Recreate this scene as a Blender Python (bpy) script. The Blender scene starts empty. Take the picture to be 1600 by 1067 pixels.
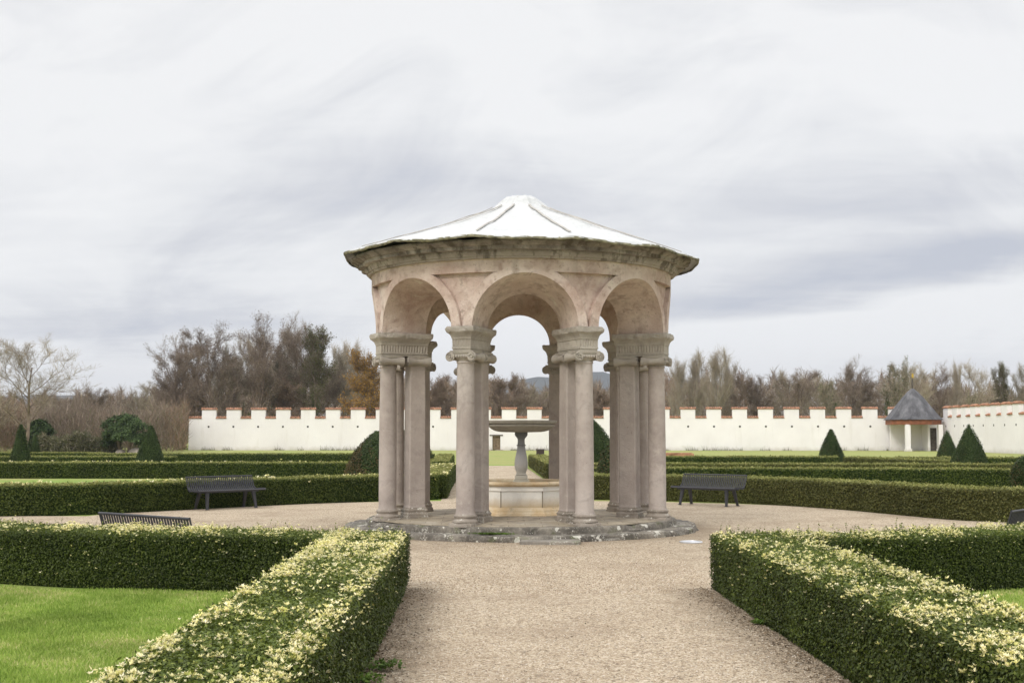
import bpy, bmesh, math, random
import numpy as np
from math import sin, cos, pi, radians, sqrt, tan, atan2
from mathutils import Vector, Matrix, noise
random.seed(7); RG = np.random.default_rng(11)
S = bpy.context.scene; COL = S.collection
F = 1975.0; HC = 1.7
def at(px, d):            # lateral metre of a picture column at a distance
    return (px-800)/F*d

# ------------------------------------------------------------------ materials
def nodes(m):
    m.use_nodes = True; t = m.node_tree; t.nodes.clear(); return t
class NT:
    def __init__(s, tree): s.t = tree
    def n(s, typ, **kw):
        nd = s.t.nodes.new(typ)
        ins = kw.pop('i', {})
        for k, v in kw.items(): setattr(nd, k, v)
        for k, v in ins.items():
            if isinstance(v, bpy.types.NodeSocket): s.t.links.new(v, nd.inputs[k])
            else: nd.inputs[k].default_value = v
        return nd
    def m(s, op, a, b=0.0, c=0.0):
        nd = s.n('ShaderNodeMath', operation=op, i={0: a, 1: b, 2: c}); return nd.outputs[0]
    def noise(s, vec, scale, detail=4, rough=.55, dist=0):
        return s.n('ShaderNodeTexNoise', i={'Vector': vec, 'Scale': scale, 'Detail': detail, 'Roughness': rough, 'Distortion': dist}).outputs['Fac']
    def ramp(s, fac, stops, interp='LINEAR'):
        nd = s.n('ShaderNodeValToRGB', i={'Fac': fac}); cr = nd.color_ramp; cr.interpolation = interp
        while len(cr.elements) > 1: cr.elements.remove(cr.elements[0])
        for k, (p, c) in enumerate(stops):
            if not isinstance(c, (tuple, list)): c = (c, c, c)
            e = cr.elements[0] if k == 0 else cr.elements.new(p)
            e.position = p; e.color = (*c[:3], 1)
        return nd.outputs['Color']
    def mix(s, f, a, b, mode='MIX'):
        nd = s.n('ShaderNodeMix', data_type='RGBA', blend_type=mode)
        for k, v in ((0, f), (6, a), (7, b)):
            if isinstance(v, bpy.types.NodeSocket): s.t.links.new(v, nd.inputs[k])
            elif k == 0: nd.inputs[0].default_value = v
            else: nd.inputs[k].default_value = (*v[:3], 1)
        return nd.outputs[2]
    def out(s, col, rough=.8, bump=None, bs=.3, bd=.02, spec=.3, metal=0, transl=0):
        p = s.n('ShaderNodeBsdfPrincipled', i={'Roughness': rough, 'Metallic': metal, 'Specular IOR Level': spec})
        if isinstance(col, bpy.types.NodeSocket): s.t.links.new(col, p.inputs['Base Color'])
        else: p.inputs['Base Color'].default_value = (*col, 1)
        if bump is not None:
            b = s.n('ShaderNodeBump', i={'Height': bump, 'Strength': bs, 'Distance': bd})
            s.t.links.new(b.outputs[0], p.inputs['Normal'])
        sh = p.outputs[0]
        if transl:
            tr = s.n('ShaderNodeBsdfTranslucent')
            if isinstance(col, bpy.types.NodeSocket): s.t.links.new(col, tr.inputs[0])
            else: tr.inputs[0].default_value = (*col, 1)
            mx = s.n('ShaderNodeMixShader', i={0: transl, 1: sh, 2: tr.outputs[0]}); sh = mx.outputs[0]
        o = s.n('ShaderNodeOutputMaterial'); s.t.links.new(sh, o.inputs[0])
def newmat(name):
    m = bpy.data.materials.new(name); t = nodes(m); n = NT(t)
    n.geo = n.n('ShaderNodeNewGeometry'); n.pos = n.geo.outputs['Position']
    n.tc = n.n('ShaderNodeTexCoord'); n.obj = n.tc.outputs['Object']
    return m, n
def plain(name, c, rough=.6, metal=0, var=.12, scale=3, bs=.2):
    m, n = newmat(name)
    f = n.noise(n.obj, scale, 6)
    col = n.ramp(f, [(.3, tuple(x*(1-var) for x in c)), (.7, tuple(min(1, x*(1+var)) for x in c))])
    n.out(col, rough, n.noise(n.obj, scale*20, 3), bs, .004, metal=metal)
    return m
def leafmat(name, stops, clump=1.5, transl=.25, rough=.5, lo=.6, hi=1.35, spec=.22):
    m, n = newmat(name)
    a = n.n('ShaderNodeAttribute', attribute_name='v').outputs['Fac']
    col = n.ramp(a, stops)
    cl = n.ramp(n.noise(n.pos, clump, 3), [(.3, lo), (.7, hi)])
    col = n.mix(1, col, cl, 'MULTIPLY')
    n.out(col, rough, transl=transl, spec=spec)
    return m
M = {}
# plaster of the arches
m, n = newmat('plaster')
f1 = n.noise(n.obj, 1.1, 8, .62); f2 = n.noise(n.obj, 4.5, 6, .6); f3 = n.noise(n.obj, 26, 4)
c = n.ramp(f1, [(.3, (.42, .29, .24)), (.46, (.57, .445, .38)), (.60, (.67, .56, .49)), (.75, (.54, .475, .415))])
c = n.mix(n.ramp(f2, [(.50, 0), (.66, .65)]), c, (.33, .225, .18))
c = n.mix(n.ramp(n.noise(n.obj, 2.3, 7, .7, 1.2), [(.58, 0), (.70, .6)]), c, (.64, .56, .46))
mp = n.n('ShaderNodeMapping', i={'Vector': n.obj, 'Scale': (3, 3, .35)}).outputs[0]
c = n.mix(n.ramp(n.noise(mp, 1.6, 6, .65), [(.54, 0), (.70, .5)]), c, (.36, .30, .25))
c = n.mix(n.ramp(n.noise(n.obj, 15, 4, .7), [(.60, 0), (.66, .6)]), c, (.30, .215, .17))
c = n.mix(n.ramp(n.noise(n.obj, 3.4, 9, .74, 1.0), [(.60, 0), (.64, .6)]), c, (.33, .26, .215))
c = n.mix(n.ramp(n.noise(n.obj, 2.9, 8, .7, .5), [(.64, 0), (.67, .8)]), c, (.68, .62, .54))
n.out(c, .9, n.m('ADD', f2, n.m('MULTIPLY', f3, .5)), .7, .04); M['plaster'] = m
# column stone
def stone(name, base, dark, light, pits=1.0):
    m, n = newmat(name)
    f1 = n.noise(n.pos, 1.3, 7, .6); f2 = n.noise(n.pos, 9, 6, .65); f3 = n.noise(n.pos, 60, 3)
    c = n.ramp(f1, [(.3, dark), (.5, base), (.72, light)])
    c = n.mix(n.ramp(f2, [(.5, 0), (.75, .5)]), c, dark)
    mp = n.n('ShaderNodeMapping', i={'Vector': n.pos, 'Scale': (5, 5, .5)}).outputs[0]
    c = n.mix(n.ramp(n.noise(mp, 1.2, 6, .6), [(.5, 0), (.8, .45)]), c, tuple(x*.62 for x in base))
    vo = n.n('ShaderNodeTexVoronoi', i={'Vector': n.pos, 'Scale': 11}).outputs['Distance']
    pit = n.m('LESS_THAN', n.m('ADD', vo, n.m('MULTIPLY', n.noise(n.pos, 3, 2), .35)), .215)
    c = n.mix(n.m('MULTIPLY', pit, .65*pits), c, (.09, .075, .065))
    c = n.mix(n.ramp(n.noise(n.pos, 2.6, 8, .72, .8), [(.52, 0), (.64, .55)]), c, tuple(x*.58 for x in base))
    c = n.mix(n.ramp(n.noise(n.pos, 4.1, 7, .7), [(.60, 0), (.70, .5)]), c, (.56, .50, .43))
    c = n.mix(n.m('MULTIPLY', f3, .35), c, light)
    h = n.m('SUBTRACT', n.m('ADD', f2, n.m('MULTIPLY', f3, .5)), n.m('MULTIPLY', pit, .8))
    n.out(c, .9, h, .8, .018); return m
M['stone'] = stone('column_stone', (.425, .365, .325), (.30, .25, .22), (.51, .455, .41))
M['capstone'] = stone('capital_stone', (.385, .345, .295), (.25, .215, .18), (.50, .455, .39), .5)
# weathered cornice stone
m, n = newmat('cornice_stone')
f1 = n.noise(n.obj, 2.2, 8, .68, .6); f2 = n.noise(n.obj, 14, 6, .65)
mp = n.n('ShaderNodeMapping', i={'Vector': n.obj, 'Scale': (4, 4, .6)}).outputs[0]
f3 = n.noise(mp, 1.3, 7, .65)
c = n.ramp(f1, [(.3, (.125, .10, .088)), (.46, (.25, .215, .19)), (.58, (.38, .335, .295)), (.75, (.53, .48, .42))])
c = n.mix(n.ramp(f3, [(.50, 0), (.64, .75)]), c, (.08, .068, .052))
c = n.mix(n.ramp(f2, [(.58, 0), (.7, .4)]), c, (.115, .10, .075))
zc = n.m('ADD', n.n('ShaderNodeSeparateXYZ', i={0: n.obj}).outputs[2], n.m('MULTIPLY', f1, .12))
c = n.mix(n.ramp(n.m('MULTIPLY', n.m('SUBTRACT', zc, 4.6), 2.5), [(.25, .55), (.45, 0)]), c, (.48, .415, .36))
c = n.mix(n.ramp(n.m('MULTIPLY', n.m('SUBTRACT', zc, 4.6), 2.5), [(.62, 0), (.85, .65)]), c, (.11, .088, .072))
c = n.mix(n.ramp(f3, [(.52, 0), (.62, .6)]), c, (.10, .08, .066))
c = n.mix(n.ramp(n.noise(n.obj, 30, 3), [(.6, 0), (.7, .3)]), c, (.5, .47, .4))
n.out(c, .95, n.m('ADD', f1, f2), .7, .04); M['cornice'] = m
# steps with lichen
def stepmat(name, c0, c1, spots, sc=1.0):
    m, n = newmat(name)
    f1 = n.noise(n.obj, 2.5, 8, .65); f2 = n.noise(n.obj, 24, 5, .6)
    c = n.ramp(f1, [(.3, c0), (.7, c1)])
    c = n.mix(n.ramp(f2, [(.5, 0), (.66, .55)]), c, (.34, .31, .26))
    dv = n.n('ShaderNodeVectorMath', operation='ADD', i={0: n.obj, 1: n.n('ShaderNodeVectorMath', operation='SCALE', i={0: n.n('ShaderNodeTexNoise', i={'Vector': n.obj, 'Scale': 14.0}).outputs['Color'], 'Scale': .08}).outputs[0]}).outputs[0]
    vo = n.n('ShaderNodeTexVoronoi', i={'Vector': dv, 'Scale': 7.5*sc, 'Randomness': 1.0})
    vs = n.m('MULTIPLY', n.m('LESS_THAN', vo.outputs['Distance'], n.ramp(n.noise(n.obj, 1.7, 2), [(.4, .0), (.66, spots)])), .85)
    c = n.mix(n.ramp(n.noise(n.obj, 1.1, 6, .7, .5), [(.52, 0), (.66, .6)]), c, (.36, .32, .26))
    c = n.mix(vs, c, (.62, .60, .53))
    vo2 = n.n('ShaderNodeTexVoronoi', i={'Vector': dv, 'Scale': 26*sc})
    vs2 = n.m('MULTIPLY', n.m('LESS_THAN', vo2.outputs['Distance'], n.ramp(n.noise(n.obj, 2.9, 2), [(.42, 0), (.64, .42)])), .75)
    c = n.mix(vs2, c, (.5, .48, .42))
    c = n.mix(n.ramp(n.noise(n.obj, 3.3, 5), [(.58, 0), (.7, .6)]), c, (.10, .12, .04))
    n.out(c, .9, n.m('ADD', f1, f2), .6, .02); return m
M['step'] = stepmat('lichened_step', (.06, .053, .045), (.20, .18, .15), .42)
M['slab'] = stepmat('worn_slab', (.16, .145, .125), (.30, .27, .23), .2)
m, n = newmat('floor_stone')
f1 = n.noise(n.obj, 1.5, 7, .65); f2 = n.noise(n.obj, 18, 5)
c = n.ramp(f1, [(.3, (.26, .22, .16)), (.5, (.40, .34, .25)), (.7, (.47, .42, .34))])
c = n.mix(n.ramp(f2, [(.5, 0), (.7, .4)]), c, (.2, .17, .13))
c = n.mix(n.ramp(n.noise(n.obj, 2.1, 7, .7, .8), [(.5, 0), (.62, .65)]), c, (.17, .145, .12))
br = n.n('ShaderNodeTexBrick', i={'Vector': n.obj, 'Scale': .9, 'Mortar Size': .006, 'Color1': (1, 1, 1, 1), 'Color2': (.8, .8, .8, 1), 'Mortar': (.55, .53, .5, 1)})
c = n.mix(1, c, br.outputs['Color'], 'MULTIPLY')
n.out(c, .8, n.m('ADD', f1, f2), .4, .02); M['floor'] = m
M['basestone'] = stepmat('column_base_stone', (.16, .135, .11), (.38, .33, .28), .30, 1.4)
# gravel
m, n = newmat('gravel')
dv = n.pos
v1 = n.n('ShaderNodeTexVoronoi', i={'Vector': dv, 'Scale': 75.0})
v2 = n.n('ShaderNodeTexVoronoi', i={'Vector': dv, 'Scale': 38.0})
sp = n.n('ShaderNodeSeparateColor', i={0: v1.outputs['Color']})
c = n.ramp(sp.outputs[0], [(0, (.22, .165, .11)), (.22, (.41, .325, .225)), (.6, (.515, .42, .305)), (.9, (.60, .51, .395)), (1, (.72, .65, .54))])
sp2 = n.n('ShaderNodeSeparateColor', i={0: v2.outputs['Color']})
c = n.mix(n.m('MULTIPLY', n.m('GREATER_THAN', sp2.outputs[0], .86), .6), c, (.17, .13, .095))
big = n.noise(n.pos, .7, 6, .62)
c = n.mix(n.ramp(big, [(.48, 0), (.72, .5)]), c, (.23, .165, .11))
c = n.mix(n.ramp(n.noise(n.pos, 3.2, 6, .7), [(.56, 0), (.74, .45)]), c, (.21, .15, .095))
vs = n.n('ShaderNodeTexVoronoi', i={'Vector': n.pos, 'Scale': 4.5})
c = n.mix(n.m('MULTIPLY', n.m('LESS_THAN', n.m('ADD', vs.outputs['Distance'], n.m('MULTIPLY', n.noise(n.pos, 40, 3), .12)), .125), .65), c, (.075, .06, .035))
sg = n.n('ShaderNodeSeparateXYZ', i={0: n.pos})
off_ = n.m('ABSOLUTE', n.m('SUBTRACT', n.m('ADD', sg.outputs[0], n.m('MULTIPLY', n.m('SUBTRACT', sg.outputs[1], 13.0), .022)), .53))
dq = n.m('ADD', off_, n.m('MULTIPLY', n.noise(n.pos, 1.8, 7, .7), 1.1))
dirt = n.m('MULTIPLY', n.m('MULTIPLY', n.ramp(n.m('MULTIPLY', n.m('SUBTRACT', dq, 1.35), .8), [(.2, 0), (.7, .85)]), n.m('LESS_THAN', sg.outputs[1], 14.2)), n.ramp(n.noise(n.pos, 34, 4, .7), [(.35, .35), (.6, 1)]))
c = n.mix(dirt, c, (.13, .095, .062))
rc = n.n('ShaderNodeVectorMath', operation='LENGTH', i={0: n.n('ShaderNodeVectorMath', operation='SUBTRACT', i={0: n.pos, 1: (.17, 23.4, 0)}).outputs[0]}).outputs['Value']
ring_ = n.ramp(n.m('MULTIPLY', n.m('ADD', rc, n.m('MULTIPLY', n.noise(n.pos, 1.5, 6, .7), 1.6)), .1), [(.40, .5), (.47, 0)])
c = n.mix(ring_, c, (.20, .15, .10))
h = n.m('SUBTRACT', 1.0, n.m('MULTIPLY', v1.outputs['Distance'], 1.2))
n.out(c, .95, h, .9, .012, spec=.15); M['gravel'] = m
# soil litter strip beside hedges uses same pebble pattern, darker and mossy
m, n = newmat('soil')
f = n.noise(n.pos, 30, 5, .7); g = n.noise(n.pos, 3, 5)
c = n.ramp(f, [(.35, (.09, .065, .042)), (.6, (.22, .165, .11)), (.75, (.38, .3, .21))])
c = n.mix(n.ramp(g, [(.5, 0), (.65, .6)]), c, (.09, .105, .03))
n.out(c, .95, f, .8, .02); M['soil'] = m
# lawn ground
m, n = newmat('lawn_ground')
f1 = n.noise(n.pos, .35, 6, .6); f2 = n.noise(n.pos, 4, 6, .7); f3 = n.noise(n.pos, 45, 4, .7)
c = n.ramp(f2, [(.3, (.13, .20, .03)), (.5, (.19, .275, .045)), (.7, (.27, .33, .08))])
c = n.mix(n.ramp(n.m('ADD', f1, n.m('MULTIPLY', n.m('GREATER_THAN', n.n('ShaderNodeSeparateXYZ', i={0: n.pos}).outputs[1], 74.0), .12)), [(.45, 0), (.62, .85)]), c, (.30, .29, .10))
c = n.mix(n.ramp(f3, [(.5, 0), (.7, .5)]), c, (.05, .085, .012))
n.out(c, .9, f3, .6, .03); M['lawn'] = m
M['grass'] = leafmat('grass_blade', [(0, (.18, .27, .045)), (.45, (.30, .42, .08)), (.8, (.43, .51, .14)), (1, (.62, .58, .27))], .8, .35, .6, .8, 1.2)
M['box'] = leafmat('box_leaf', [(0, (.030, .044, .008)), (.5, (.062, .086, .014)), (.9, (.115, .145, .024)), (1, (.20, .23, .045))], 1.2, .2, .42, .75, 1.25)
M['boxfar'] = leafmat('box_leaf_far', [(0, (.034, .050, .008)), (.5, (.062, .085, .013)), (.9, (.11, .135, .024)), (1, (.18, .19, .045))], .9, .2, .55, .75, 1.25)
M['boxtan'] = leafmat('box_leaf_tan', [(0, (.055, .060, .016)), (.5, (.10, .105, .028)), (.9, (.15, .14, .045)), (1, (.22, .18, .07))], .9, .2, .6, .75, 1.25)
M['boxtop'] = leafmat('box_top_leaf', [(0, (.14, .16, .04)), (.5, (.24, .25, .07)), (1, (.45, .40, .16))], 1.2, .25, .6, .8, 1.2)
M['bloom'] = leafmat('pale_shoot', [(0, (.45, .48, .11)), (.25, (.76, .71, .28)), (.65, (.88, .81, .46)), (1, (.92, .86, .62))], .8, .3, .6, .85, 1.15)
M['yew'] = leafmat('yew_leaf', [(0, (.022, .040, .012)), (.6, (.045, .070, .018)), (1, (.085, .11, .03))], 1.6, .15, .6, .7, 1.3)
M['yewbrown'] = leafmat('yew_leaf_browned', [(0, (.05, .045, .018)), (.5, (.10, .072, .03)), (1, (.15, .10, .045))], 1.6, .15, .7, .7, 1.3)
def core(name, c):
    m, n = newmat(name); f = n.noise(n.pos, 22, 5, .75)
    n.out(n.ramp(f, [(.35, tuple(x*.4 for x in c)), (.65, c)]), .9, f, 1, .04, spec=.1); return m
M['core'] = core('hedge_core', (.030, .050, .012)); M['coretan'] = core('hedge_core_tan', (.07, .075, .022))
M['yewcore'] = core('topiary_core', (.030, .045, .014))
M['bark'] = plain('bark', (.20, .155, .12), .9, var=.35, scale=1.2, bs=.6)
M['barkpale'] = plain('bark_pale', (.29, .26, .22), .9, var=.3, scale=1.2, bs=.6)
tw = lambda nm, a, b, t=.1: leafmat(nm, [(0, a), (1, b)], .12, t, .9, .7, 1.3, .1)
M['twig'] = tw('twig_brown', (.15, .115, .09), (.29, .23, .18))
M['twiggrey'] = tw('twig_grey', (.24, .20, .15), (.43, .37, .285))
M['twigred'] = tw('dead_leaf_red', (.17, .115, .08), (.32, .225, .16), .25)
M['twigpurple'] = tw('dead_leaf_purple', (.105, .083, .072), (.21, .17, .145), .2)
M['orange'] = tw('autumn_leaf', (.22, .13, .035), (.46, .27, .07), .3)
M['ivy'] = tw('ivy_leaf', (.05, .075, .03), (.12, .15, .065), .2)
M['oliveleaf'] = tw('olive_leaf', (.10, .105, .05), (.17, .17, .085), .25)
M['rhodo'] = tw('laurel_leaf', (.04, .065, .025), (.12, .17, .07), .2)
M['bramble'] = tw('bramble_leaf', (.10, .105, .055), (.20, .19, .11), .2)
# white wall
m, n = newmat('limewash')
f1 = n.noise(n.pos, .25, 6, .6); sx = n.n('ShaderNodeSeparateXYZ', i={0: n.pos})
c = n.ramp(f1, [(.35, (.80, .765, .77)), (.65, (.875, .845, .85))])
dirt = n.m('MULTIPLY', n.ramp(n.m('ADD', sx.outputs[2], n.m('MULTIPLY', n.noise(n.pos, 1.2, 5), .9)), [(.35, 1), (.95, 0)]), .55)
c = n.mix(dirt, c, (.42, .38, .29))
mp = n.n('ShaderNodeMapping', i={'Vector': n.pos, 'Scale': (1.2, 1.2, .15)}).outputs[0]
c = n.mix(n.ramp(n.noise(mp, 1.0, 6, .7), [(.55, 0), (.75, .35)]), c, (.60, .56, .51))
n.out(c, .9, n.noise(n.pos, 8, 4), .2, .02); M['lime'] = m
M['tile'] = plain('terracotta', (.33, .17, .105), .9, var=.6, scale=3.5)
M['dark'] = plain('shadow_hole', (.05, .045, .04), .9)
m, n = newmat('slate')
mp = n.n('ShaderNodeMapping', i={'Vector': n.obj, 'Scale': (1.3, 1.3, .35)}).outputs[0]
f = n.noise(mp, .9, 7, .65); br = n.noise(n.obj, 9, 3)
c = n.ramp(f, [(.35, (.035, .034, .038)), (.52, (.085, .083, .09)), (.72, (.18, .178, .19))])
n.out(c, .5, br, .4, .03); M['slate'] = m
M['wood'] = plain('brown_wood', (.24, .09, .045), .7, var=.3, scale=2)
M['greywood'] = plain('grey_door_wood', (.10, .085, .07), .8, var=.4, scale=4)
M['brick'] = plain('brick_infill', (.19, .14, .09), .9, var=.6, scale=5)
M['iron'] = plain('bench_paint', (.052, .052, .058), .5, var=.15, scale=8, bs=.1)
M['metal'] = plain('metal_cover', (.62, .63, .65), .35, .6, var=.1, scale=10)
M['box_dark'] = plain('dark_box', (.055, .038, .035), .6, var=.2)
M['gold'] = plain('gilt', (.55, .38, .07), .5, .3)
# tarp
m, n = newmat('tarp')
f = n.noise(n.obj, 1.1, 5); g = n.noise(n.obj, 6, 5, .6, .6)
c = n.ramp(f, [(.35, (.50, .51, .51)), (.65, (.60, .60, .595))])
c = n.mix(n.ramp(n.noise(n.obj, 3.4, 6, .7), [(.62, 0), (.78, .35)]), c, (.42, .42, .38))
n.out(c, .6, n.m('ADD', g, n.m('MULTIPLY', f, 1.5)), .6, .10); M['tarp'] = m
M['hem'] = plain('mossy_hem', (.22, .205, .14), .9, var=.7, scale=9, bs=.6)
M['rope'] = plain('tarp_batten', (.40, .38, .35), .7, var=.25, scale=6)
# fountain
m, n = newmat('marble')
f = n.noise(n.obj, 2.2, 7, .6, 1.5); sz = n.n('ShaderNodeSeparateXYZ', i={0: n.obj}).outputs[2]
c = n.ramp(f, [(.35, (.72, .69, .63)), (.55, (.82, .785, .71)), (.75, (.86, .82, .74))])
st = n.ramp(n.m('ADD', sz, n.m('MULTIPLY', n.noise(n.obj, 5, 6, .65), .16)), [(.24, 1), (.42, 0)])
c = n.mix(n.m('MULTIPLY', st, .85), c, (.50, .37, .20))
n.out(c, .6, n.noise(n.obj, 30, 3), .2, .01); M['marble'] = m
m, n = newmat('ochre_stone')
f = n.noise(n.obj, 4, 7, .65)
c = n.ramp(f, [(.3, (.52, .36, .19)), (.5, (.60, .47, .30)), (.7, (.67, .58, .43))])
c = n.mix(n.ramp(n.noise(n.obj, 9, 5, .7), [(.58, 0), (.72, .7)]), c, (.30, .24, .16))
n.out(c, .75, f, .35, .02); M['ochre'] = m
M['joint'] = plain('joint', (.22, .18, .13), .9)
M['bowl'] = stone('bowl_stone', (.36, .33, .275), (.25, .225, .18), (.47, .44, .38), .4)
m, n = newmat('baluster_stone')
f = n.noise(n.obj, 5, 6, .65)
z = n.m('MULTIPLY', n.m('ADD', n.n('ShaderNodeSeparateXYZ', i={0: n.obj}).outputs[2], n.m('MULTIPLY', f, .3)), .55)
c = n.ramp(z, [(.0, (.52, .48, .37)), (.42, (.50, .46, .37)), (.56, (.40, .375, .345)), (.76, (.29, .29, .29)), (.90, (.13, .14, .14))])
n.out(c, .7, n.noise(n.obj, 25, 5), .3, .01); M['baluster'] = m
M['mossgreen'] = leafmat('weed_leaf', [(0, (.06, .11, .02)), (1, (.17, .26, .05))], 2, .3, .6)
M['litter'] = leafmat('fallen_leaf', [(0, (.05, .035, .02)), (1, (.17, .11, .055))], 2, .1, .8)
M['hill'] = core('hill_wood', (.06, .065, .05))
M['concrete'] = plain('pale_concrete', (.42, .36, .31), .9, var=.3, scale=2)

# ------------------------------------------------------------------ object helpers
def link(o, parent=None):
    COL.objects.link(o)
    if parent is not None: o.parent = parent
    return o
def tag(o, label=None, cat=None, group=None, kind=None):
    if label: o['label'] = label
    if cat: o['category'] = cat
    if group: o['group'] = group
    if kind: o['kind'] = kind
    return o
def empty(name, loc=(0, 0, 0), rz=0):
    o = bpy.data.objects.new(name, None); o.location = loc; o.rotation_euler.z = rz
    o.empty_display_size = .2
    return link(o)
def meshobj(name, me, parent=None, loc=None):
    o = bpy.data.objects.new(name, me)
    if loc: o.location = loc
    return link(o, parent)
def copy_tree(o, parent=None):
    c = o.copy(); link(c); c.parent = parent
    for ch in [x for x in COL.objects if x.parent is o]: copy_tree(ch, c)
    return c
class MB:
    def __init__(s): s.v = []; s.f = []; s.mi = []
    def add(s, vs, fs, mi=0):
        b = len(s.v); s.v += [tuple(x) for x in vs]
        s.f += [tuple(b+i for i in f) for f in fs]; s.mi += [mi]*len(fs)
    def box(s, c, h, mi=0, rot=0, tilt=None):
        vs = [Vector((x*h[0], y*h[1], z*h[2])) for z in (-1, 1) for y in (-1, 1) for x in (-1, 1)]
        if tilt is not None: vs = [tilt @ v for v in vs]
        if rot: R = Matrix.Rotation(rot, 3, 'Z'); vs = [R @ v for v in vs]
        s.add([v+Vector(c) for v in vs], [(0, 2, 3, 1), (4, 5, 7, 6), (0, 1, 5, 4), (2, 6, 7, 3), (0, 4, 6, 2), (1, 3, 7, 5)], mi)
    def loft(s, rings, cap0=True, cap1=True, mi=0, closed=True):
        n = len(rings[0]); vs = [p for r in rings for p in r]; fs = []
        for k in range(len(rings)-1):
            for i in range(n if closed else n-1):
                j = (i+1) % n
                fs.append((k*n+i, k*n+j, (k+1)*n+j, (k+1)*n+i))
        if cap0: fs.append(tuple(range(n-1, -1, -1)))
        if cap1: fs.append(tuple((len(rings)-1)*n+i for i in range(n)))
        s.add(vs, fs, mi)
    def lathe(s, prof, n=32, c=(0, 0), cap0=True, cap1=True, mi=0, fn=None):
        rings = []
        for r, z in prof:
            ring = []
            for i in range(n):
                a = 2*pi*i/n; rr, zz = (r, z) if fn is None else fn(r, z, a)
                ring.append((c[0]+rr*cos(a), c[1]+rr*sin(a), zz))
            rings.append(ring)
        s.loft(rings, cap0, cap1, mi)
    def tube(s, pts, rs, n=6, mi=0):
        pts = [Vector(p) for p in pts]; rings = []
        for i, p in enumerate(pts):
            d = (pts[min(i+1, len(pts)-1)]-pts[max(i-1, 0)]).normalized()
            u = d.cross(Vector((0, 0, 1)) if abs(d.z) < .9 else Vector((1, 0, 0))).normalized(); w = d.cross(u)
            r = rs[i] if isinstance(rs, (list, tuple)) else rs
            rings.append([p+(u*cos(-2*pi*k/n)+w*sin(-2*pi*k/n))*r for k in range(n)])
        s.loft(rings, True, True, mi)
    def build(s, name, mats, parent=None, smooth=False, bevel=0, loc=None, angle=None):
        me = bpy.data.meshes.new(name); me.from_pydata(s.v, [], s.f)
        for m_ in (mats if isinstance(mats, (list, tuple)) else [mats]): me.materials.append(m_)
        me.polygons.foreach_set('material_index', s.mi); me.update()
        if smooth:
            me.polygons.foreach_set('use_smooth', [True]*len(me.polygons))
            me.set_sharp_from_angle(angle=radians(angle or 35))
        bm = bmesh.new(); bm.from_mesh(me); bmesh.ops.recalc_face_normals(bm, faces=bm.faces); bm.to_mesh(me); bm.free()
        o = meshobj(name, me, parent, loc)
        if bevel:
            b = o.modifiers.new('bevel', 'BEVEL'); b.width = bevel; b.segments = 2; b.limit_method = 'ANGLE'
        return o
def nz(p, s, seed=0): return noise.noise(Vector((p[0]*s+seed*17.3, p[1]*s+seed*5.1, p[2]*s-seed*3.7)))

# ---- fast leaf meshes (numpy)
def unit(a): return a/np.maximum(np.linalg.norm(a, axis=1, keepdims=True), 1e-9)
def leaf_data(P, N, L, W, spread=.9, along=None):
    """rhombic leaves at P, facing about N"""
    n = len(P); N = unit(N + RG.normal(0, spread, (n, 3))*.6)
    T = RG.normal(0, 1, (n, 3)) if along is None else along + RG.normal(0, .45, (n, 3))
    T = unit(T - N*np.sum(T*N, 1, keepdims=True)); B = np.cross(N, T)
    L = (L*RG.uniform(.7, 1.25, n))[:, None]; W = (W*RG.uniform(.75, 1.2, n))[:, None]
    V = np.stack([P-T*L*.5, P+B*W*.5+N*W*.12, P+T*L*.5, P-B*W*.5+N*W*.12], 1)
    return V
def quads_mesh(name, Vs, vals, mats, mis=None, extra=None):
    """Vs: list of (n,4,3), vals: list of (n,), one material index per list entry"""
    V = np.concatenate([v.reshape(-1, 3) for v in Vs]); nf = len(V)//4
    val = np.concatenate(vals); mi = np.concatenate([np.full(len(v), k, dtype=np.int32) for v, k in zip(Vs, mis or [0]*len(Vs))])
    me = bpy.data.meshes.new(name)
    me.vertices.add(len(V)); me.vertices.foreach_set('co', V.astype(np.float32).ravel())
    me.loops.add(nf*4); me.loops.foreach_set('vertex_index', np.arange(nf*4, dtype=np.int32))
    me.polygons.add(nf); me.polygons.foreach_set('loop_start', np.arange(0, nf*4, 4, dtype=np.int32))
    me.polygons.foreach_set('material_index', mi)
    for m_ in (mats if isinstance(mats, (list, tuple)) else [mats]): me.materials.append(m_)
    at_ = me.attributes.new('v', 'FLOAT', 'FACE'); at_.data.foreach_set('value', val.astype(np.float32))
    me.update(calc_edges=True)
    return me
def thin_quads(P, D, L, W):
    """thin tapering blades from P along D"""
    n = len(P); D = unit(D); A = unit(np.cross(D, RG.normal(0, 1, (n, 3))))
    L = np.asarray(L).reshape(-1, 1)*np.ones((n, 1)); W = np.asarray(W).reshape(-1, 1)*np.ones((n, 1))
    return np.stack([P-A*W*.5, P+A*W*.5, P+D*L+A*W*.12, P+D*L-A*W*.12], 1)

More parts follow.
